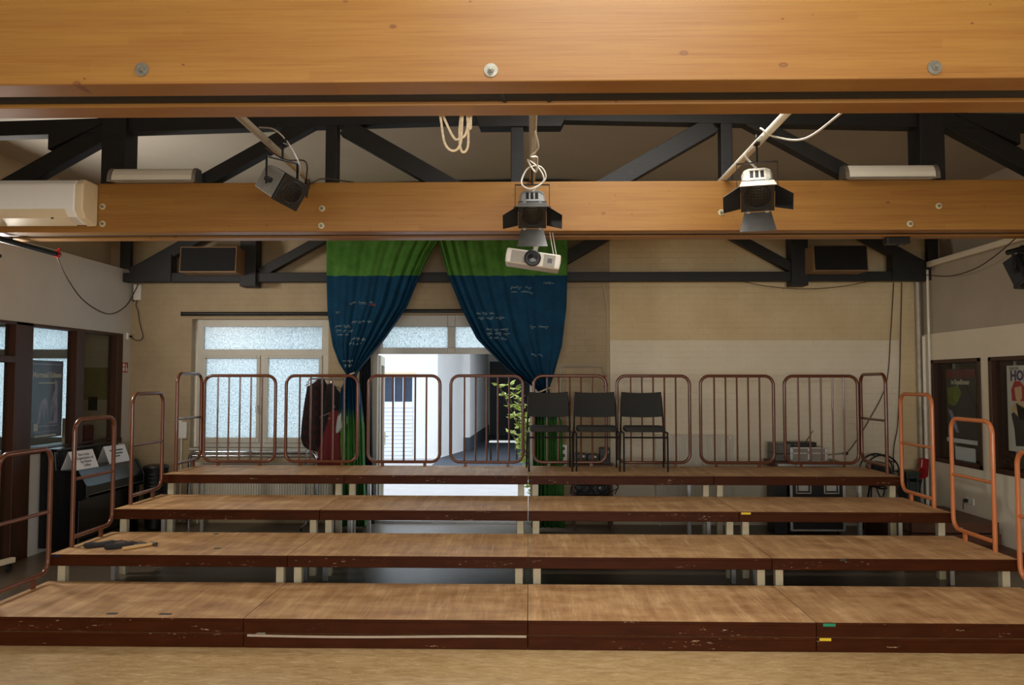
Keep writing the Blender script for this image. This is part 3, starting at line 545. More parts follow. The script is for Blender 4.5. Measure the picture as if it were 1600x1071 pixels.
# ------------------------------------------------------------------ curtains
def lerpt(tab, z):
    tab = sorted(tab)
    if z <= tab[0][0]: return tab[0][1]
    for (a, b_), (c, e) in zip(tab, tab[1:]):
        if z <= c: return b_+(e-b_)*(z-a)/(c-a)
    return tab[-1][1]
def curtain(label, Lt, Rt, inner, ztop, ztie, zbot, nf, seed, words):
    rnd = random.Random(seed); ph = rnd.uniform(0,6)
    def surf(s, z):
        xl, xr = lerpt(Lt, z), lerpt(Rt, z); wd = xr-xl; full = 1.5
        q = s if inner > 0 else 1-s; g = 1-(1-q)**1.55      # cloth bunches towards the drawn edge
        x = xl+wd*(g if inner > 0 else 1-g)
        gather = max(0, 1-wd/full); env = (.012+.05*gather)*(.25+.9*q)*min(1, max(.5, 1))
        y = env*(math.sin(2*pi*nf*q**1.4+ph)+.45*math.sin(2*pi*nf*2.3*q+ph*2))+.02*math.sin(3*q+z*2)
        return Vector((x, 4.40+y, z))
    t = thing('painted_curtain', label, 'curtain', (0,0,0), group='painted curtains at the door')
    MB().grid(lambda u, v: tuple(surf(u, ztop+(zbot-ztop)*v)), 110, 90).build('drape', M['curt_l'], t, smooth=True, solid=.004)
    xc = (lerpt(Lt, ztie)+lerpt(Rt, ztie))/2; wt = abs(lerpt(Rt, ztie)-lerpt(Lt, ztie))/2+.012
    MB().tube([(xc+wt*math.cos(a), 4.40+.085*math.sin(a), ztie+.03*math.cos(a)) for a in [2*pi*i/20 for i in range(20)]], .010, 6, True).build('tie_band', M['rope'], t, smooth=True)
    ch = MB(); cr = MB()
    for (s0, z0, s1, rows, red) in words:
        for r in range(rows):
            z = z0-r*.055; s = s0+rnd.uniform(0,.03); pts = []
            while s < s1:      # words of joined handwritten loops
                nl = rnd.randint(3, 8); lw_ = .0095; pts = []
                for k_ in range(nl):
                    hh = rnd.choice((.010,.010,.012,.024,-.018)); lp = rnd.uniform(.6, 1.5)
                    for q_ in range(7):
                        a_ = 2*pi*q_/6; p = surf(min(.99, s+lw_*(k_+q_/6)-.004*lp*math.sin(a_)), z+hh*.5*(1-math.cos(a_))); p.y -= .008; pts.append(p)
                (cr if red else ch).tube(pts, .0020, 4); s += nl*lw_+.03
    ch.build('chalk_writing', M['chalk'], t, kind='stuff')
    if cr.v: cr.build('red_writing', M['chalkr'], t, kind='stuff')
    return t
curtain('left painted curtain, green over blue, tied back beside the coat rack',
    [(4.40,-2.6),(3.645,-2.575),(3.18,-2.565),(2.73,-2.543),(2.32,-2.473),(2.1,-2.39),(1.95,-2.29),(1.75,-2.37),(1.3,-2.40),(.1,-2.42)],
    [(4.40,-1.0),(3.645,-1.14),(3.54,-1.215),(3.30,-1.342),(2.81,-1.542),(2.405,-1.823),(2.15,-2.03),(1.95,-2.19),(1.75,-2.12),(1.3,-2.07),(.1,-2.03)],
    1, 4.38, 1.95, .05, 7, 3, [(.18,2.86,.42,1,False),(.36,2.83,.44,1,True),(.22,2.62,.46,1,False),(.06,2.56,.24,3,False),(.24,2.40,.46,2,False),(.05,2.74,.14,1,False),(.12,2.12,.34,2,False)])
curtain('right painted curtain, green over blue, tied back behind the chairs',
    [(4.42,-1.2),(3.64,-1.133),(3.216,-1.017),(2.809,-.853),(2.404,-.649),(2.04,-.285),(1.86,-.03),(1.76,.13),(1.6,.10),(1.36,.06),(.1,.04)],
    [(4.42,.52),(3.637,.507),(2.808,.481),(2.323,.423),(1.95,.32),(1.76,.255),(1.6,.33),(1.36,.42),(.1,.46)],
    -1, 4.40, 1.76, .05, 7, 5, [(.62,3.05,.80,2,False),(.25,2.72,.48,2,False),(.28,2.52,.52,3,False),(.74,2.55,.86,1,False),(.84,3.1,.92,1,False),(.7,2.2,.82,1,False)])
tag(MB().cyl((-2.75,4.40,4.39), (.62,4.40,4.39), .016, n=10).cyl((-2.7,4.4,4.39),(-2.7,4.4,4.41),.01).build('curtain_track', M['black'], smooth=True), 'black curtain track above the painted curtains', 'curtain rail')
def fold_drape(name, label, xc, y, w0, w1, z0, z1, mat, nf=4):
    return tag(MB().grid(lambda u, v: (xc+(u-.5)*(w0+(w1-w0)*v), y+.03*math.sin(2*pi*nf*u), z1+(z0-z1)*v), 48, 12).build(name, mat, smooth=True, solid=.004), label, 'curtain')
fold_drape('blackout_curtain', 'narrow dark navy curtain hanging at the left door jamb', -2.10, 4.62, .14, .26, .05, 2.2, M['navy'])
# ------------------------------------------------------------------ coat rack with clothes
cr = thing('coat_rack', 'chrome clothes rack in front of the left window', 'rack', (-2.5, 4.55, 0))
MB().tube(fillet([(-.33,0,.05),(-.33,0,1.90),(.27,0,1.90),(.27,0,.05)], .05, 5), .0125, 10).build('rail', M['chrome'], cr, smooth=True)
for x in (-.33, .27): MB().tube([(x,-.22,.05),(x,.22,.05)], .0125, 8).build('base_bar', M['chrome'], cr, smooth=True)
for x in (-.33, .27):
    for y in (-.2, .2): MB().cyl((x-.01,y,.025), (x+.01,y,.025), .025, n=14).build('castor', M['rubber'], cr)
def garment(name, label, x, y, prof, mat, seed, cat='garment', depth=.05, rz=0):
    rnd = random.Random(seed); ph = rnd.uniform(0,6)   # prof: (z, half width, x shift)
    t = thing(name, label, cat, (x, y, 0), (0,0,rz), 'clothes on the chrome rack')
    n = 40; vs = []; fs = []
    for i, (z, w_, dx) in enumerate(prof):
        for j in range(n):
            a = 2*pi*j/n; wave = 1+(.10 if i > 1 else .02)*math.sin(7*a+ph)*min(1, i/4)
            vs.append((dx+w_*math.cos(a)*wave, depth*(.7+.6*min(1,i/5))*math.sin(a)*wave, z))
    for i in range(len(prof)-1):
        for j in range(n): fs.append((i*n+j, i*n+(j+1)%n, (i+1)*n+(j+1)%n, (i+1)*n+j))
    fs += [tuple(range(n)), tuple((len(prof)-1)*n+j for j in range(n))]
    MB().add(vs, fs).build('cloth', mat, t, smooth=True)
    zt = prof[0][0]; MB().tube(spline([(0,0,zt-.03),(0,0,zt+.02),(.02,0,zt+.05),(0,0,zt+.075),(-.015,0,zt+.06)], 5), .003, 6).tube([(-.17,0,zt-.09),(0,0,zt-.01),(.17,0,zt-.09)], .005, 6).build('hanger', M['chrome'], t, smooth=True)
    return t
garment('plaid_shirt', 'red and black plaid shirt at the left of the clothes rack', -2.69, 4.52, [(1.90,.03,.05),(1.86,.07,.03),(1.80,.13,.0),(1.6,.15,-.01),(1.35,.165,-.02),(1.15,.175,-.02),(1.05,.16,.0),(.99,.11,.03)], M['plaid'], 1, rz=.5)
garment('black_jacket', 'black jacket hanging in the middle of the clothes rack', -2.53, 4.56, [(1.84,.03,0),(1.80,.06,0),(1.70,.11,.02),(1.5,.13,.03),(1.3,.14,.02),(1.1,.13,.0)], M['blackcloth'], 2, rz=.2)
garment('red_dress', 'dark red garment on the clothes rack between the jacket and the curtain', -2.47, 4.45, [(1.50,.05,.03),(1.45,.08,.02),(1.35,.09,.02),(1.2,.12,.0),(1.0,.16,-.02),(.8,.17,-.02),(.62,.16,-.02)], M['redcloth'], 3)
garment('checked_cloth', 'small black and white checked cloth on the clothes rack', -2.36, 4.42, [(1.48,.02,.02),(1.42,.07,.02),(1.34,.08,.0),(1.28,.05,-.03),(1.22,.02,-.05)], M['stripes'], 4, depth=.02)
# ------------------------------------------------------------------ radiators and barre
def radiator(label, x0, x1, z0, z1):
    t = thing('radiator', label, 'radiator', ((x0+x1)/2, YW-.09, z0)); W = (x1-x0)/2; H = z1-z0
    B(-W, W, -.02, .05, .02, H-.02).build('panel', M['rad'], t, bevel=.006)
    rb = MB(); n = int((x1-x0)/.034)
    for i in range(n): x = -W+(i+.5)*2*W/n; rb.prism([(x-.010,-.02),(x-.005,-.028),(x+.005,-.028),(x+.010,-.02)], 'z', .03, H-.03)
    rb.build('ribs', M['rad'], t); B(-W, W, -.025, .055, H-.02, H).build('top_grille', M['rad'], t, bevel=.004)
    MB().cyl((W-.05,-.02,H-.03), (W-.05,-.07,H-.03), .02, n=12).cyl((W-.05,.03,.05),(W-.05,.03,-z0),.009).cyl((-W+.05,.03,.05),(-W+.05,.03,-z0),.009).build('valve', M['white'], t, smooth=True)
radiator('long ribbed radiator under the left window', -4.40, -2.56, .18, .80); radiator('tall ribbed radiator on the wall right of the chairs', 1.66, 2.655, .25, 1.178)
ba = thing('chrome_barre', 'bent chrome double tube rail in front of the left window', 'rail', (-3.5, 4.62, 0))
for z, r in ((.955,.026),(.905,.016)): MB().tube(fillet([(-.86,0,0),(-.86,0,z),(.78,0,z),(.78,0,0)] if r > .02 else [(-.86,0,z),(.78,0,z)], .09, 7), r, 12).build('tube', M['chrome'], ba, smooth=True)
# ------------------------------------------------------------------ left glazed screen, posters, side room
sc = struct(bpy.data.objects.new('window_3', None)); COL.objects.link(sc); fm = M['brownframe']; X0, X1 = XL-.11, XL+.012
for nme, y0, y1, z0, z1 in (('post',2.51,2.80,0,2.49),('mullion',3.64,3.80,1.12,2.46),('post',4.56,4.70,1.12,2.46),('head',1.5,4.70,2.455,2.488),('sill',2.80,4.70,1.085,1.14),('post',1.5,1.6,0,2.49),('transom',1.6,2.51,2.06,2.13)):
    B(X0, X1+(.012 if nme == 'sill' else 0), y0, y1, z0, z1).build(nme, fm, sc, bevel=.004)
for y0, y1, z0, z1 in ((2.80,3.64,1.14,2.45),(3.80,4.56,1.14,2.45),(1.6,2.51,2.13,2.45),(1.6,2.51,0.05,2.06)): B(XL-.07, XL-.064, y0, y1, z0, z1).build('pane', M['sideglass'], sc)
def posterX(name, label, x, y0, y1, z0, z1, mat, face):
    t = thing(name, label, 'poster', (x, (y0+y1)/2, (z0+z1)/2)); W, H = abs(y1-y0)/2, (z1-z0)/2; B(-.002, .002, -W, W, -H, H).build('sheet', mat, t); return t, W, H
RL = (pi/2, 0, pi/2); RR = (pi/2, 0, -pi/2)
t, W, H = posterX('mermaid_poster', 'dark blue poster reading Mermaid Echoes behind the left glazing', XL-.10, 2.93, 3.55, 1.235, 2.10, M['poster_m'], 1)
text('title', 'Mermaid Echoes', .088, M['textpale'], t, (.004,.01,.27), RL, sx=.93, bold=.002); B(.0025,.0035,-.15,.17,.175,.187).build('subtitle_line', M['textpale'], t); B(.0025,.0035,-.26,.28,.385,.397).build('top_line', M['lilac'], t)
MB().prism([(-.18,-.28),(-.10,-.02),(.0,.02),(.04,-.22),(.0,-.05),(-.04,-.24),(-.08,-.08),(-.12,-.27)], 'x', .0025, .004).prism([(.08,-.04),(.16,.10),(.15,.22),(.2,.2),(.22,-.25),(.15,-.27),(.14,-.1),(.1,-.24)], 'x', .0025, .004).build('figure_print', M['lilac'], t)
B(.0025,.004,-.22,-.15,-.35,-.27).box(.0025,.004,-.2,.2,-.42,-.40).build('logo_print', M['textpale'], t); MB().box(.0025,.0035,-.13,.22,-.31,-.295).box(.0025,.0035,-.2,.22,-.37,-.36).box(.0025,.0035,.05,.22,-.28,-.25).build('line_print', M['lilac'], t)
tag(B(-5.95,-5.50,YW-.02,YW-.004,1.62,2.05).build('notice_board', M['board_y']), 'olive notice board on the wall behind the left glazing', 'board')
tag(MB().box(-5.86,-5.74,YW-.03,YW-.022,1.48,1.66).build('wall_notice', M['black']), 'small dark notice below the olive board behind the glazing', 'notice')
tag(B(-5.62,-5.5,3.9,4.1,1.12,1.42).build('side_room_carton', M['cream'], bevel=.004), 'cream carton on the sill behind the left glazing', 'carton')
tag(B(-5.66,-5.5,4.2,4.42,1.12,1.32).build('red_bag', M['redcloth'], bevel=.03), 'dark red bag on the sill behind the left glazing', 'bag')
struct(B(-5.75,XL-.14,2.8,4.7,1.06,1.12).build('trim_2', M['upvc']))
# wall fittings left
g = thing('fire_sign', 'small red and white fire sign on the left wall near the corner', 'sign', (XL, 4.78, 2.05)); B(0,.004,-.075,.075,-.065,.065).build('plate', M['redsign'], g); MB().box(.004,.006,-.06,-.01,-.05,.0).box(.004,.006,-.06,-.01,.01,.05).box(.004,.006,.02,.035,-.05,.045).box(.004,.006,.035,.06,-.05,-.01).build('pictogram', M['paper'], g)
g = thing('wall_socket', 'white socket with black plug on the left wall above the fire sign', 'socket', (XL, 4.83, 2.465)); B(0,.03,-.04,.04,-.045,.045).build('plate', M['white'], g, bevel=.006); MB().cyl((.03,0,0),(.06,0,-.01),.015,n=10).build('plug', M['black'], g, smooth=True)
g = thing('junction_box', 'white box hanging high in the left corner below the truss', 'box', (-5.225, YW-.03, 3.055)); B(-.05,.05,-.03,.03,-.105,.105).build('case', M['white'], g, bevel=.008); B(-.062,-.05,-.02,.02,-.12,.10).build('bracket', M['black'], g)
tag(MB().tube(spline([(-5.22,4.87,2.95),(-5.23,4.86,2.88),(-5.20,4.86,2.80),(-5.19,4.87,2.70),(-5.16,4.87,2.58),(-5.13,4.87,2.46),(-5.17,4.86,2.41),(-5.24,4.85,2.42),(-5.27,4.83,2.455)], 6), .006, 6).build('black_lead', M['cable'], smooth=True), 'black lead running from the corner box to the left wall socket', 'cable')
tag(MB().tube(spline([(-4.6,1.97,3.12),(-4.85,2.6,2.96),(-5.05,3.3,2.78),(-5.2,4.1,2.70),(-5.24,4.6,2.84),(-5.20,4.78,3.08),(-5.18,4.8,3.16)], 8), .007, 6).build('hanging_cable', M['cable'], smooth=True), 'brown cable sagging across the left wall to the corner', 'cable')
g = thing('trunking_box', 'white switch box with conduit beside the left window', 'switch box', (-4.60, YW, 1.22)); B(-.03,.07,-.05,0,-.11,.11).build('box', M['white'], g, bevel=.006); B(-.06,.0,-.03,0,.10,.17).build('switch', M['white'], g, bevel=.006); MB().cyl((.0,-.02,-.11),(.0,-.02,-1.2),.013,n=10).build('conduit', M['pipew'], g, smooth=True)
# black ceiling pipes with spots at both sides
for s in (-1, 1):
    g = thing('lighting_pipe', f'black lighting pipe under the second beam at the {"left" if s < 0 else "right"} wall', 'pipe', (s*4.6, 0, 3.11))
    MB().cyl((0,.2,0),(0,1.98 if s < 0 else 2.05,0), .026, n=14).build('pipe', M['blackm'], g, smooth=True); MB().cyl((0,1.30,0),(0,1.30,.045), .014, n=8).build('clip', M['black'], g)
    if s < 0: MB().cyl((0,1.975,0),(0,2.02,0), .032, n=14).cyl((.0,2.0,.03),(.03,2.0,.05),.012,n=8).build('red_cap', M['red'], g, smooth=True)
# ------------------------------------------------------------------ piano and cards
p = thing('upright_piano', 'glossy black upright piano against the left wall', 'piano', (0,0,0)); pm = M['gloss']
B(-5.30,-5.14,2.97,4.30,.06,1.10).build('case', pm, p, bevel=.01); B(-5.31,-5.10,2.95,4.32,1.10,1.13).build('lid', pm, p, bevel=.006)
MB().prism([(-5.14,.62),(-5.14,.895),(-4.89,.895),(-4.79,.72),(-4.79,.62)], 'y', 3.02, 4.26).build('key_cover', pm, p, bevel=.006)
for y in (2.965, 4.255): MB().prism([(-5.30,.06),(-5.30,1.10),(-5.14,1.10),(-5.12,.90),(-4.88,.90),(-4.78,.73),(-4.78,.60),(-4.86,.57),(-4.86,.0),(-5.0,.0),(-5.0,.06)], 'y', y, y+.05).build('end_panel', pm, p, bevel=.005)
B(-4.90,-4.87,3.02,4.25,.14,.58).build('lower_panel', pm, p, bevel=.006); B(-4.905,-4.855,3.02,4.25,.03,.13).build('bottom_rail', pm, p, bevel=.004); B(-4.792,-4.785,3.02,4.26,.625,.632).build('key_slip_glint', M['steel'], p)  # steel strip added to draw the highlight along the keyslip gap
MB().box(-4.86,-4.80,3.55,3.58,.05,.065).box(-4.86,-4.80,3.65,3.68,.05,.065).build('pedals', M['steel'], p)
def card(label, y, lines, rz):
    t = thing('tent_card', label, 'card', (-4.99, y, .896), (0,0,rz)); a = .20
    MB().add([(.085,-.2,0),(.085,.2,0),(0,.2,a),(0,-.2,a)], [(0,1,2,3)]).build('front_flap', M['paper'], t, solid=.002); MB().add([(-.085,-.2,0),(-.085,.2,0),(0,.2,a),(0,-.2,a)], [(0,1,2,3)]).build('back_flap', M['paper'], t, solid=.002)
    if lines: text('lettering', lines, .042, M['textgrey'], t, (.048,.02,.10), (pi/2-math.atan2(.085,a),0,pi/2))
    else:      # print too small to read: three grey lines
        for y0_, y1_, f_ in ((-.12,.13,.72), (-.09,.11,.54), (-.06,.04,.38)):
            q = lambda h: (.085*(1-h)+.003, a*h)
            MB().add([(q(f_-.04)[0],y0_,q(f_-.04)[1]),(q(f_-.04)[0],y1_,q(f_-.04)[1]),(q(f_+.04)[0],y1_,q(f_+.04)[1]),(q(f_+.04)[0],y0_,q(f_+.04)[1])], [(0,1,2,3)]).build('text_line', M['textgrey'], t, solid=.001)
    return t
card('white folded card with four text lines on the piano, nearer one', 3.20, 'Bitte keine\nGegenstände auf\ndas Klavier\nstellen', -.12); card('white folded card with three text lines on the piano, farther one', 3.92, None, -.12)
tb = thing('ribbed_bin', 'black ribbed plastic bin beside the far end of the piano', 'bin', (-4.72, 4.45, .02)); MB().lathe([(.12,0),(.15,.74),(.155,.76),(.145,.78),(.11,.79)], 24).build('body', M['black'], tb, smooth=True)
for i in range(7): MB().tube([( (.135+.012*i/7)*math.cos(a), (.135+.012*i/7)*math.sin(a), .38+i*.05) for a in [2*pi*j/24 for j in range(24)]], .008, 6, True).build('rib', M['black'], tb, smooth=True)
g = thing('rolling_stand', 'cream bar on black castor by the left wall at the frame edge', 'stand', (-5.08, 2.15, 0)); MB().bar((.02,.04,.115),(-.14,-.65,.115), .05, .05, (0,0,1)).build('base_bar', M['cream'], g, bevel=.004)
MB().cyl((-.012,0,.042),(.012,0,.042), .042, n=18).build('castor', M['rubber'], g, smooth=True); MB().box(-.02,.02,-.012,.02,.05,.09).build('fork', M['blackm'], g); MB().cyl((-.1,-.5,.13),(-.1,-.5,1.3),.016).build('pole', M['cream'], g, smooth=True)
# ------------------------------------------------------------------ gloves and hammer
g = thing('claw_hammer', 'hammer with pale wooden handle lying on the second row', 'hammer', (-3.46, 1.16, .4245), (0,0,math.atan2(.235,.18)))
MB().tube([(0,0,.018),(.08,0,.016),(.2,0,.016),(.285,0,.02)], [.014,.016,.012,.013], 10).build('handle', M['handle'], g, smooth=True)
MB().tube([(.27,-.055,.02),(.27,-.035,.02),(.27,.01,.02),(.275,.04,.02),(.285,.075,.014)], [.017,.015,.013,.012,.004], 10).build('head', M['iron'], g, smooth=True)
def glove(label, loc, rz, fl):
    t = thing('work_glove', label, 'glove', loc, (0,0,rz), 'work gloves on the second row'); gm = M['glove']
    MB().tube([(-.10,0,.025),(-.05,0,.028),(0,0,.03),(.05,.005,.032),(.09,.005,.025)], [.045,.040,.043,.048,.03], 12).build('palm', gm, t, smooth=True)
    MB().tube([(-.165,.0,.012),(-.15,0,.03),(-.12,0,.034),(-.085,0,.027)], [.012,.040,.047,.040], 14).build('cuff', M['glove'], t, smooth=True)
    for i, (y, L) in enumerate(((-.036,.075),(-.012,.09),(.014,.085),(.038,.065))): MB().tube([(.06,y,.03),(.09,y*1.15,.036+.01*fl),(.09+L*.6,y*1.25,.034+.03*fl),(.09+L,y*1.3,.014+.03*fl)], [.014,.0135,.013,.010], 8).build('finger', gm if i % 2 else M['glovep'], t, smooth=True)
    MB().tube([(-.02,.035,.028),(.01,.07,.03),(.05,.085,.028)], [.015,.014,.010], 8).build('thumb', gm, t, smooth=True)
    for c in t.children: c.scale = (1,1,.62)
glove('dark work glove nearest the handrail on the second row', (-3.70, 1.34, .4245), .55, .4); glove('dark work glove touching the hammer on the second row', (-3.50, 1.30, .4245), .62, .0)
# ------------------------------------------------------------------ air conditioner and ceiling lights
a = thing('air_conditioner', 'white wall air conditioner on the second beam at upper left', 'air conditioner', (-4.5, 1.074, 3.2))
MB().prism([(0,.03),(0,.355),(-.20,.355),(-.245,.31),(-.255,.10),(-.20,.04),(-.05,.0)], 'x', -.78, .735).build('body', M['acwhite'], a, smooth=False, bevel=.012)
MB().prism([(0,.0),(0,.36),(-.19,.36),(-.235,.315),(-.24,.10),(-.185,.03),(-.05,-.01)], 'x', .735, .80).build('end_cap', M['cream'], a, bevel=.012)
MB().prism([(-.258,.095),(-.205,.03),(-.06,-.008),(-.06,.0),(-.2,.04),(-.25,.10)], 'x', -.7, .66).build('louvre_flap', M['cream'], a); B(.52,.54,-.21,-.2,.025,.04).build('indicator', M['black'], a)
def fluor(label, x0, x1, z):
    W = (x1-x0)/2; t = thing('ceiling_light', label, 'lamp', ((x0+x1)/2, 1.10, z), group='ceiling lights on the second beam')
    prof = [(-.08,0),(-.075,.05),(-.055,.09),(-.03,.115),(.05,.115),(.08,.0)]
    MB().prism(prof, 'x', -W+.03, W-.03).build('diffuser', M['pale'], t, bevel=.008)
    for s in (-1, 1): MB().prism([(y*1.06, v*1.04-.002) for y, v in prof], 'x', s*W-.03*(s > 0), s*W+.03*(s < 0)).build('end_cap', M['alu'], t)
    B(-W, W, -.085, -.075, -.008, .004).build('trim_strip', M['alu'], t)
fluor('long white ceiling light above the beam beside the air conditioner', -3.60, -2.84, 3.584); fluor('long white ceiling light above the beam at upper right', 2.665, 3.45, 3.584)
# ------------------------------------------------------------------ lamp pipes and spotlights
def lamp_pipe(label, x, mat): return tag(MB().cyl((x,-2.0,3.605),(x,1.34,3.605), .0265, n=16).build('lamp_pipe', mat, smooth=True), label, 'pipe')
lamp_pipe('grey steel pipe between the beams, carrying the left silver spotlight', -1.885, M['pipeg']); lamp_pipe('grey steel pipe between the beams above the projector', .036, M['pipeg']); lamp_pipe('white pipe between the beams, carrying the right spotlight', 1.672, M['pipew'])
def spot(label, piv, pipez, rot, L, Wd, body, doors, cover=None, flap=None, rear=.0):
    """a theatre spotlight: pivot at the yoke axis, front faces -Y before rotation"""
    t = thing('stage_spotlight', label, 'spotlight', piv, (0,0,rot[2]), 'stage spotlights'); w_ = Wd/2
    B(-w_-.035, w_+.035, -.012, .012, .19, .196).box(-w_-.035, -w_-.030, -.012, .012, 0, .19).box(w_+.030, w_+.035, -.012, .012, 0, .19).build('yoke', M['blackm'], t)
    h_ = pipez-piv[2]; MB().cyl((0,0,.19),(0,0,h_-.02), .008, n=8).box(-.022,.022,-.035,.035,h_-.035,h_-.025).tube([(0,.034*math.cos(q),h_+.034*math.sin(q)) for q in [i*pi/8-pi*.1 for i in range(13)]], .008, 6).build('hook_clamp', M['blackm'], t, smooth=True)
    e = bpy.data.objects.new('lamp_head', None); COL.objects.link(e); e.parent = t; e.rotation_euler = (rot[0], rot[1], 0)
    r = .05; pr_ = [(-w_,-w_),(w_,-w_),(w_,w_-r),(w_-r*.3,w_-r*.3),(w_-r,w_),(-w_+r,w_),(-w_+r*.3,w_-r*.3),(-w_,w_-r)]
    MB().prism(pr_, 'y', -L*.42, L*.58).build('body', body, e, bevel=.006)
    vt = MB()
    for i in range(3): vt.box(-.05+i*.036, -.026+i*.036, -L*.2, L*.35, w_, w_+.002)
    vt.box(-w_*.9, w_*.9, L*.58, L*.585, -w_*.7, w_*.7).build('vents', M['black'], e)
    for s in (-1, 1): MB().cyl((s*w_,0,0),(s*(w_+.045),0,0), .02, n=10).build('knob', M['rubber'], e, smooth=True)
    f0 = -L*.42; B(-w_-.006, w_+.006, f0-.03, f0, -w_-.006, w_+.006).tube([(w_*.8*math.cos(q), f0-.032, w_*.8*math.sin(q)) for q in [2*pi*i/24 for i in range(24)]], .007, 6, True).build('front_frame', M['black'], e, bevel=.003)
    MB().lathe([(w_*.76,0),(w_*.74,.004),(w_*.5,.010),(.001,.014)], 28, M=Matrix.Translation((0,f0-.030,0)) @ Matrix.Rotation(pi/2, 4, 'X')).build('lens', M['lens'], e, smooth=True)
    gr = MB()
    for i in range(-3, 4): c2 = math.sqrt(max(0, .72**2-(i*.2)**2))*w_; gr.box(i*.2*w_-.001, i*.2*w_+.001, f0-.0465, f0-.045, -c2, c2).box(-c2, c2, f0-.0465, f0-.045, i*.2*w_-.001, i*.2*w_+.001)
    gr.build('lens_guard', M['blackm'], e)
    if doors:
        D = .17
        for nm, ang, ax, wid0, wid1, mt_ in (('barn_door', 80, 't', w_, w_*1.12, cover or M['doorg']), ('barn_door', 62, 'b', w_*.85, w_*1.15, flap or M['doorg']), ('barn_door', 48, 'l', w_*.8, w_*.55, M['black']), ('barn_door', 48, 'r', w_*.8, w_*.55, M['black'])):
            an = math.radians(ang); c_, s_ = math.cos(an), math.sin(an)     # angle away from the lens plane
            q = [(-wid0,0),(wid0,0),(wid1,D),(-wid1,D)]; vs = []
            for o_ in (0, .002):
                for u, v in q:
                    out, fr = w_+.008+v*c_+o_, f0-.034-v*s_
                    vs.append({'t': (u,fr,out), 'b': (u,fr,-out), 'l': (-out,fr,u), 'r': (out,fr,u)}[ax])
            MB().add(vs, [(0,1,2,3),(7,6,5,4),(0,4,5,1),(1,5,6,2),(2,6,7,3),(3,7,4,0)]).build(nm, mt_, e)
        for x in (-w_*.6, w_*.6):
            for z in (-w_-.012, w_+.012): B(x-.012, x+.012, f0-.042, f0-.028, z-.010, z+.010).build('hinge', M['alu'], e)
    return t
spot('silver boxy spotlight without flaps on the left pipe, tilted', (-1.765, -.02, 3.27), 3.605, (math.radians(27), math.radians(16), math.radians(52)), .31, .195, M['silver'], False)
spot('black spotlight with four flaps above the projector', (.035, .60, 3.235), 3.605, (math.radians(34), 0, 0), .25, .205, M['silver'], True)
spot('spotlight with worn pale top flap on the white right pipe', (1.64, .02, 3.245), 3.605, (math.radians(34), 0, math.radians(-15)), .25, .215, M['lampg'], True, M['worn'], M['doorg'])
spot('black spotlight cut by the right frame edge, on the side pipe', (4.62, 1.86, 2.90), 3.11, (math.radians(64), 0, math.radians(20)), .26, .17, M['black'], False)
spot('black spotlight cut by the left frame edge, on the side pipe', (-4.64, .93, 2.88), 3.11, (math.radians(50), 0, math.radians(-25)), .26, .17, M['black'], False)
# ------------------------------------------------------------------ projector, rope, cables
pj = thing('projector', 'white video projector hanging under the second beam', 'projector', (.045, 1.20, 2.93), (0, math.radians(8.5), 0))
MB().prism([(-.235,-.065),(.235,-.065),(.24,.0),(.235,.065),(-.235,.065),(-.24,0)], 'y', -.02, .25).build('shell', M['projector'], pj, bevel=.012)
B(-.19,.0,-.026,-.018,-.05,.05).build('grille', M['grille'], pj); B(.09,.19,-.026,-.018,-.05,.05).build('grille', M['grille'], pj); B(.125,.165,-.028,-.026,-.02,.02).build('emblem', M['textgrey'], pj)
MB().lathe([(.07,0),(.072,.03),(.062,.035),(.06,.02),(.001,.02)], 28, M=Matrix.Translation((-.005,-.02,0)) @ Matrix.Rotation(pi/2, 4, 'X')).build('lens_ring', M['black'], pj, smooth=True)
MB().lathe([(.045,.0),(.04,.012),(.001,.02)], 24, M=Matrix.Translation((-.005,-.035,0)) @ Matrix.Rotation(pi/2, 4, 'X')).build('lens', M['lens'], pj, smooth=True)
MB().cyl((-.0,.06,.065),(.03,.06,.22), .022, n=12).build('mount', M['white'], pj, smooth=True)
for dx in (-.012,.012): MB().tube(spline([(.18+dx,-.01,.065),(.15+dx,-.03,.15),(.12+dx,-.06,.24)], 5), .004, 6).build('lead', M['wcable'], pj, smooth=True)
rp = thing('rope_coil', 'cream rope loops hanging behind the nearest beam', 'rope', (-.36, -1.85, 3.20))
for pts in ([(-.075,0,.05),(-.06,.0,-.05),(-.04,0,-.17),(.0,.01,-.205),(.035,.01,-.17),(.045,0,-.05),(.05,0,.05)], [(-.075,.015,.05),(-.05,.01,-.03),(.0,.015,-.135),(.03,.01,-.145),(.065,.01,-.11),(.08,.01,.05)], [(.045,.02,.05),(.03,.02,-.1),(.035,.02,-.19),(.055,.02,-.208),(.072,.02,-.17),(.07,.015,-.06),(.06,.0,.05)], [(.095,0,.05),(.075,.01,-.03),(.078,.01,-.09),(.085,.01,-.09),(.088,.0,-.03),(.11,0,.05)], [(.0,.02,.05),(.055,.02,.06),(-.04,.02,.06),(.1,.01,.05)]):
    MB().tube(spline(pts, 6), .0062, 7).build('rope_loop', M['rope'], rp, smooth=True)
MB().cyl((.02,-.038,.06),(.02,.04,.06), .006, n=8).build('hook', M['steel'], rp)
tag(MB().tube(spline([(.05,-.3,3.58),(.075,0,3.55),(.02,.05,3.5),(.07,.15,3.52),(.06,.3,3.45),(.0,.35,3.56),(.09,.4,3.50),(.12,.45,3.42),(.02,.45,3.36),(-.05,.5,3.42),(.0,.52,3.54),(.10,.55,3.56),(.14,.6,3.48),(.04,.62,3.38)], 8), .0065, 6).build('tangled_lead', M['wcable'], smooth=True), 'tangled white lead wound round the middle pipe', 'cable')
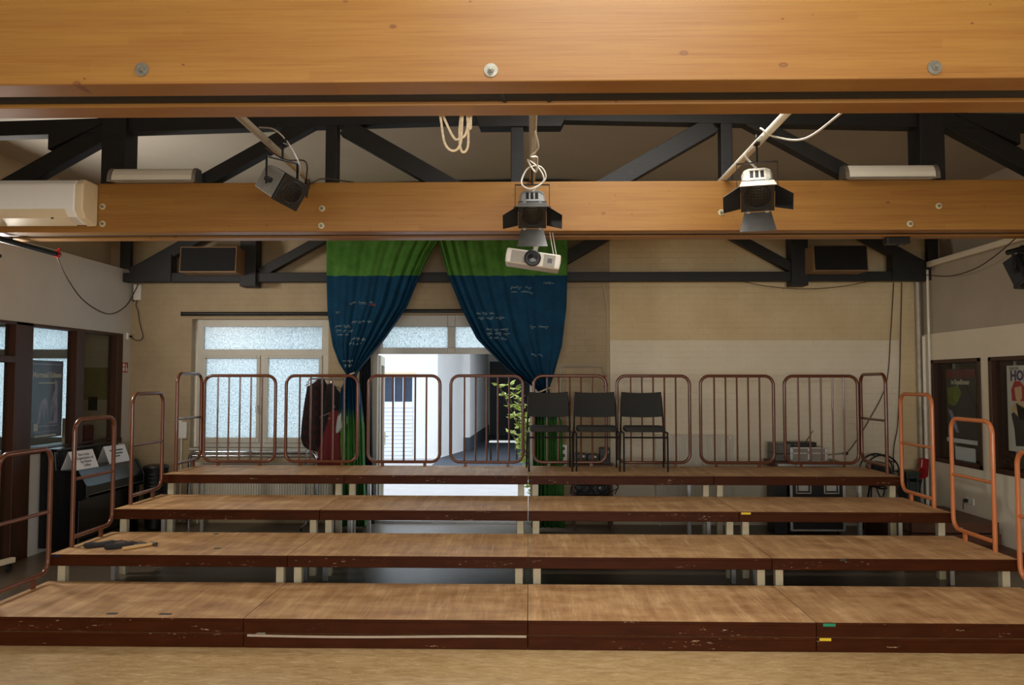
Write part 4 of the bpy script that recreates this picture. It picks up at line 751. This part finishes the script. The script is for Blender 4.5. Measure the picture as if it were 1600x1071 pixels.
tag(MB().tube(spline([(2.02,-.6,3.60),(1.86,-.35,3.50),(1.70,-.2,3.56),(1.62,-.16,3.63),(1.66,-.1,3.62),(1.60,-.05,3.56),(1.56,.02,3.50),(1.60,.05,3.45),(1.64,.03,3.40)], 8), .0075, 6).build('white_lead', M['wcable'], smooth=True), 'white lead looped over the right white pipe', 'cable')
tag(MB().tube(spline([(-1.86,-.25,3.63),(-1.80,-.1,3.66),(-1.72,-.02,3.58),(-1.66,.05,3.44),(-1.70,.1,3.36),(-1.78,.12,3.33)], 8), .006, 6).build('silver_lead', M['alu'], smooth=True), 'silver safety wire looped at the left spotlight clamp', 'cable')
tag(MB().tube(spline([(-1.90,.0,3.56),(-1.78,.1,3.50),(-1.70,.35,3.55),(-1.84,.9,3.52),(-1.75,1.05,3.60),(-1.5,1.12,3.585)], 8), .006, 6).build('black_lead', M['cable'], smooth=True), 'black lead running along the left pipe to the beam', 'cable')
g = thing('cable_plug', 'black plug hanging at the end of the left pipe', 'plug', (-1.87, 1.0, 3.53)); MB().cyl((0,0,.05),(0,-.01,-.03), .022, n=12).cyl((0,-.01,-.03),(-.0,-.012,-.11), .016,.006, n=12).build('body', M['blackm'], g, smooth=True); MB().cyl((0,0,.04),(0,.0,.1), .012,n=8).build('collar', M['alu'], g, smooth=True)
g = thing('beam_box', 'small black box under the second beam at the right', 'box', (3.27, 1.45, 3.09)); B(-.10,.10,-.05,.05,.0,.06).build('case', M['black'], g, bevel=.006); B(-.03,.0,-.052,-.05,-.02,.0).build('tab', M['black'], g)
# ------------------------------------------------------------------ speakers on the back truss
def speaker(label, x0, x1, s):
    t = thing('loudspeaker', label, 'speaker', ((x0+x1)/2, 4.60, 3.24), group='loudspeakers on the back truss'); W = (x1-x0)/2
    MB().prism([(-.33,.0),(.0,-.0),(.0,.33),(-.30,.33)], 'x', -W, W).build('cabinet', M['woodbox'], t, bevel=.004)
    MB().prism([(-.336,.016),(-.32,.012),(-.295,.318),(-.309,.316)], 'x', -W+.014, W-.014).build('grille', M['blackcloth'], t)
    return t
speaker('wooden loudspeaker with black grille on the left of the back truss', -4.40, -3.68, 1); speaker('wooden loudspeaker with black grille on the right of the back truss', 3.54, 4.21, -1)
# ------------------------------------------------------------------ right wall: posters, pipes, socket
for n, (y0, y1) in enumerate(((3.53,4.65),(1.9,3.37))):
    t = struct(bpy.data.objects.new(f'window_{4+n}', None)); COL.objects.link(t); fm = M['brownframe']
    for nm, a0, a1, b0, b1 in (('jamb',y0,y0+.055,.87,2.145),('jamb',y1-.055,y1,.87,2.145),('head',y0,y1,2.10,2.145),('sill',y0,y1,.87,.925)): B(XR-.012, XR+.24, a0, a1, b0, b1).build(nm, fm, t, bevel=.004)
    B(XR+.04, XR+.046, y0+.05, y1-.05, .92, 2.10).build('pane', M['darkglass'], t)
t, W, H = posterX('theatre_poster', 'dark theatre poster with red band behind the far right window', XR+.06, 3.75, 4.41, 1.20, 2.03, M['posterd'], -1)
B(-.004,-.0025,-W,W,.30,.40).build('red_band', M['postred'], t); text('title', 'im Kapelltheater', .085, M['textpale'], t, (-.005,0,.25), RR, sx=.72, bold=.002); MB().prism([(.30,.18),(.05,.21),(-.02,.12),(.06,.02),(.14,-.04),(.28,-.02)], 'x', -.004, -.0025).build('green_print', M['postgreen'], t); MB().prism([(.3,-.08),(.2,-.1),(.05,-.36),(.12,-.36)], 'x', -.004, -.0025).build('grey_print', M['lilac'], t)
tag(B(XR+.056,XR+.059,3.74,4.42,1.135,1.185).build('paper_strip', M['paper']), 'white paper strip under the dark poster in the right window', 'paper'); tag(B(XR+.056,XR+.06,3.79,4.23,.93,1.09).build('paper_sheet', M['paper']), 'white sheet of paper low in the far right window', 'paper')
t, W, H = posterX('woman_poster', 'white poster of a red-haired woman in the nearer right window', XR+.055, 2.42, 3.13, 1.13, 2.045, M['posterw'], -1)
text('title', 'HOPP', .15, M['violet'], t, (-.004,.29,.345), RR, 'LEFT', bold=.006); text('top_line', 'THEATER', .04, M['textgrey'], t, (-.004,.31,.425), RR, 'LEFT')
P_ = lambda pts, mt_, nm, d0: MB().prism(pts, 'x', -.0025-d0-.001, -.0025-d0).build(nm, mt_, t)
P_([(.27,.08),(.28,.2),(.22,.29),(.12,.29),(.03,.22),(.02,.08)], M['hair'], 'hair_print', 0); P_([(.20,.10),(.22,.22),(.10,.24),(.09,.12),(.15,.06)], M['skin'], 'face_print', .001); P_([(.28,.0),(.27,-.06),(.14,-.1),(.04,-.08),(-.02,-.02),(.0,-.32),(.12,-.3),(.0,.05),(.1,.08),(.2,.06)], M['skin'], 'skin_print', .0003); P_([(.29,-.06),(.24,-.04),(.12,-.12),(-.1,-.08),(-.1,-.38),(.22,-.40),(.24,-.22)], M['ink'], 'dress_print', .001)
MB().prism([(-.12+.17*math.cos(a_), .17+.17*math.sin(a_)) for a_ in [2*pi*i/20 for i in range(20)]], 'x', -.0035, -.0028).build('bubble_print', M['yprint'], t); text('bubble_text', 'W\nS\nM', .09, M['violet'], t, (-.006,.03,.2), RR, 'LEFT')
for n, (x, y, r, z0, z1, mt_) in enumerate(((5.09,4.86,.035,0,3.2,'pipeg'),(5.075,4.70,.022,0,2.45,'pipew'),(5.10,4.62,.016,.1,3.3,'pipew'))): tag(MB().cyl((x,y,z0),(x,y,z1), r, n=14).cyl((x,y,z1*.62),(x,y,z1*.62+.05), r*1.25, n=14).build('wall_pipe', M[mt_], smooth=True), ['thick grey pipe in the right back corner','white pipe up to the paint line in the right corner','thin white pipe on the right wall near the corner'][n], 'pipe')
g = thing('wall_socket', 'double white socket with a black plug low on the right wall', 'socket', (XR, 3.82, .483)); B(-.012,0,-.085,.085,-.04,.04).build('plate', M['white'], g, bevel=.004); MB().cyl((-.012,.045,.0),(-.05,.045,0), .022, n=12).tube(spline([(-.05,.045,0),(-.06,.05,-.05),(-.04,.08,-.1)], 5), .005, 6).build('plug', M['black'], g, smooth=True)
g = thing('power_socket', 'red industrial power socket in the right back corner', 'socket', (5.02, 4.72, .76)); MB().prism([(-.06,-.14),(.06,-.10),(.075,.13),(-.02,.14)], 'y', -.05, .05).build('housing', M['red'], g, bevel=.015); MB().cyl((-.03,-.04,-.03),(-.09,-.13,-.06), .055, .05, n=18).build('outlet', M['red'], g, smooth=True); MB().tube(spline([(-.03,-.04,-.13),(-.06,-.05,-.22),(-.05,-.02,-.3)], 5), .018, 8).build('lead', M['rubber'], g, smooth=True)
tag(MB().tube(spline([(4.79,4.88,3.17),(4.74,4.89,2.5),(4.67,4.89,1.85),(4.45,4.88,1.4),(4.2,4.87,1.02),(4.09,4.80,.95)], 8), .006, 6).build('drop_cable', M['cable'], smooth=True), 'thin dark cable slanting down the back wall to the flight case', 'cable'); tag(MB().tube(spline([(4.895,4.88,3.17),(4.87,4.89,2.5),(4.84,4.89,1.85),(4.80,4.88,1.3),(4.74,4.87,1.0),(4.72,4.85,.62)], 8), .006, 6).build('drop_cable', M['cable'], smooth=True), 'thin dark cable hanging straight down near the right corner', 'cable')
tag(MB().tube(catenary((2.7,4.58,3.16),(4.4,4.58,3.165),.11), .005, 6).build('sagging_cable', M['cable'], smooth=True), 'thin cable sagging below the back truss on the right', 'cable'); tag(MB().tube(spline([(5.0,4.55,3.23),(5.02,3.94,3.13),(5.02,3.39,3.14),(5.0,2.95,3.22),(4.95,2.4,3.36),(4.9,1.9,3.45)], 8), .006, 6).build('sagging_cable', M['cable'], smooth=True), 'thin dark cable sagging across the upper right wall', 'cable')
tag(MB().tube(spline([(.985,4.90,3.16),(1.02,4.90,3.0),(1.045,4.91,2.7),(1.05,4.91,1.9),(1.05,4.91,1.1)], 8), .010, 6).build('painted_conduit', M['wall_u'], smooth=True), 'beige painted conduit running down the back wall beside the curtain', 'pipe')
tag(MB().tube(fillet([(.43,4.90,1.0),(.43,4.90,2.07),(.97,4.90,2.07),(1.0,4.90,1.95)], .04, 4), .012, 8).build('wall_conduit', M['pipeg'], smooth=True), 'thin conduit bent across the back wall above the chairs', 'pipe'); tag(MB().tube(spline([(1.0,4.89,1.95),(1.01,4.88,1.88),(1.03,4.88,1.85),(1.035,4.88,1.81),(1.01,4.88,1.79),(.995,4.88,1.82)], 6), .010, 8).build('red_hook', M['red'], smooth=True), 'small red hook on the wall right of the conduit', 'hook')
g = thing('socket_strip', 'white socket strip on the back wall behind the chairs', 'socket', (.46, YW, .90)); B(-.05,.05,-.03,0,-.16,.14).build('case', M['white'], g, bevel=.006)
for z in (-.10,0,.09): MB().cyl((0,-.03,z),(0,-.032,z), .024, n=14).build('outlet', M['textgrey'], g)
# ------------------------------------------------------------------ flight cases on the right
fc = thing('flight_case', 'large black flight case with chrome handles behind the top row', 'case', (3.53, 4.5, 0))
B(-.32,.32,-.24,.24,.06,.80).build('body', M['black'], fc); ed = MB()
for x in (-.32,.32):
    for y in (-.24,.24): ed.box(x-.016,x+.016,y-.016,y+.016,.06,.80)
for z in (.06,.80):
    for y in (-.24,.24): ed.box(-.32,.32,y-.012,y+.012,z-.012,z+.012)
    for x in (-.32,.32): ed.box(x-.012,x+.012,-.24,.24,z-.012,z+.012)
ed.build('edging', M['alu'], fc, bevel=.003)
for x in (-.17,.17):
    hd = slab_y(-.256,-.244, x-.095, x+.095, .50, .64, [(x-.075,x+.075,.52,.62)]).build('recessed_handle', M['chrome'], fc, bevel=.003); B(x-.06,x+.06,-.25,-.246,.535,.61).build('grip', M['alu'], hd, bevel=.004)
for x in (-.27,.27):
    for y in (-.19,.19): MB().cyl((x-.012,y,.03),(x+.012,y,.03), .03, n=14).build('castor', M['rubber'], fc)
sd = tag(B(3.02,3.18,4.3,4.62,0,.80).build('dark_speaker_box', M['black'], bevel=.01), 'dark upright box left of the flight case', 'box')
lid = tag(B(3.02,3.87,4.24,4.74,.815,.885).box(3.05,3.85,4.236,4.24,.835,.865,mi=1).build('case_lid', [M['darkbrown'], M['alu']], bevel=.006), 'flat grey case lid lying on the flight case', 'lid')
ac = thing('aluminium_case', 'silver-edged tool case on top of the flight case', 'case', (3.47, 4.5, .886)); B(-.22,.22,-.15,.15,.0,.17).build('body', M['grille'], ac); ed = MB()
for z in (.008,.10,.165): ed.box(-.226,.226,-.156,-.14,z-.010,z+.010)
for x in (-.215,.0,.215): ed.box(x-.016,x+.016,-.156,-.145,0,.17)
ed.build('edging', M['alu'], ac, bevel=.003); MB().box(-.03,.03,-.17,-.15,.09,.13).build('clasp', M['steel'], ac, bevel=.003)
tag(MB().box(3.06,3.25,4.36,4.7,.886,1.10).box(3.055,3.255,4.355,4.705,.97,.985,mi=1).build('grey_case', [M['doorg'], M['black']], bevel=.012), 'grey hard case at the left on the flight case', 'case')
rc = thing('radio_receiver', 'black receiver with one slanted antenna on the silver-edged case', 'receiver', (3.42, 4.5, 1.062)); B(-.16,.16,-.1,.1,0,.055).build('body', M['black'], rc, bevel=.004); MB().cyl((.04,-.05,.05),(.14,-.05,.2), .007,.005, n=8).build('antenna', M['black'], rc, smooth=True); B(-.12,-.04,-.102,-.1,.015,.04).build('display', M['textgrey'], rc)
g = thing('power_adapter', 'round black power adapter hanging on its lead by the flight case', 'adapter', (4.07, 4.74, .95)); MB().lathe([(.01,-.02),(.028,-.012),(.03,.0),(.028,.012),(.01,.02)], 16).build('body', M['black'], g, smooth=True); MB().tube(spline([(-.02,0,0),(-.12,0,-.01),(-.25,-.05,-.02),(-.30,-.1,-.065)], 6), .005, 6).build('lead', M['cable'], g, smooth=True)
# cable reel near the right corner
g = thing('cable_reel', 'black cable reel with hoop frame in the right back corner', 'cable reel', (4.44, 4.62, .0))
for y in (-.09,.09): MB().tube([(.21*math.cos(q), y, .74+.21*math.sin(q)) for q in [2*pi*i/28 for i in range(28)]], .011, 8, True).build('hoop', M['black'], g, smooth=True)
for i in range(10): q = 2*pi*i/10; MB().cyl((.205*math.cos(q),-.09,.74+.205*math.sin(q)),(.205*math.cos(q),.09,.74+.205*math.sin(q)), .007, n=6).build('spoke_bar', M['black'], g)
MB().cyl((0,-.08,.74),(0,.08,.74), .12, n=20).build('cable_winding', M['rubber'], g, smooth=True)
for s in (-1,1): MB().tube([(s*.18,-.1,.0),(s*.1,-.02,.74),(s*.18,.1,0)], .011, 8).build('stand_leg', M['blackm'], g, smooth=True)
g = thing('dark_green_crate', 'dark green crate beside the cable reel in the right corner', 'crate', (4.75, 4.5, .0)); slab_y(-.12,.12,-.08,.08,0,.74,[(-.04,.04,.64,.67)]).build('body', M['dgreen'], g, bevel=.01); B(-.09,.09,-.13,.13,.72,.76).build('rim', M['dgreen'], g, bevel=.006)
tg = MB(); rnd = random.Random(11)
for i in range(7): x = 4.32+i*.07; tg.tube(spline([(x,4.46,.72+rnd.uniform(-.1,.05)),(x+rnd.uniform(-.1,.1),4.42,.5),(x+rnd.uniform(-.15,.15),4.40,.25),(x+rnd.uniform(-.2,.2),4.38,.008)], 6), .008, 6)
tag(tg.build('cable_bunch', M['rubber'], smooth=True), 'bunch of black cables hanging below the cable reel', 'cables')
# trolley with audio gear behind chairs
g = thing('gear_trolley', 'brown trolley with two shelves behind the middle chair', 'trolley', (.81, 4.62, 0))
for z in (.42,.81): B(-.25,.25,-.18,.18,z,z+.022).build('shelf', M['darkbrown'], g, bevel=.003)
for x in (-.235,.235):
    for y in (-.165,.165): B(x-.014,x+.014,y-.014,y+.014,0,.85).build('post', M['darkbrown'], g)
def gear(label, x, w_, h_, y=4.55, z=.833):
    t = thing('audio_box', label, 'amplifier', (x, y, z), group='black audio boxes on the trolley'); B(-w_/2,w_/2,-.08,.08,0,h_).build('case', M['black'], t, bevel=.006); B(-w_/2+.012,w_/2-.012,-.083,-.08,.015,h_*.55).build('front_plate', M['blackm'], t)
    MB().cyl((w_*.25,-.083,h_*.75),(w_*.25,-.092,h_*.75), .012, n=10).build('knob', M['steel'], t)
gear('black audio box at the left on the trolley', .66, .14, .13); gear('black audio box in the middle of the trolley', .81, .13, .12); gear('taller black audio box at the right on the trolley', .965, .13, .20)
gear('grey amplifier on the lower trolley shelf', .80, .40, .12, 4.58, .443)
tg = MB()
for i in range(12): x = .60+rnd.uniform(0,.42); tg.tube(spline([(x,4.42,.80),(x+rnd.uniform(-.1,.1),4.38,.66),(x+rnd.uniform(-.14,.14),4.36,.56),(x+rnd.uniform(-.14,.14),4.40,.47)], 6), .006, 5)
tag(tg.build('cable_tangle', M['rubber'], smooth=True), 'tangle of black cables on the brown trolley', 'cables')
# spare platforms stacked at the right wall
for i, (x0, x1, y0, y1, z0) in enumerate(((4.12,5.10,2.75,4.32,0),(4.12,5.08,3.12,4.30,.115),(4.14,5.07,3.14,4.30,.24))):
    t = thing('spare_platform', ['lowest', 'middle', 'topmost'][i]+' of the dark brown platforms stacked by the right wall', 'platform', ((x0+x1)/2, (y0+y1)/2, z0), group='spare platforms by the right wall'); W, D = (x1-x0)/2, (y1-y0)/2
    B(-W,W,-D,D,.10,.115).build('top_panel', M['darkbrown'], t, bevel=.003); slab_y(0,0.001,0,0,0,0,[])
    MB().box(-W,W,-D,-D+.03,0,.10).box(-W,W,D-.03,D,0,.10).box(-W,-W+.03,-D+.03,D-.03,0,.10).box(W-.03,W,-D+.03,D-.03,0,.10).build('edge_frame', M['darkbrown'], t, bevel=.003)
    if i == 2: B(.0,.07,-D-.002,-D,.035,.06).build('sticker', M['paper'], t)
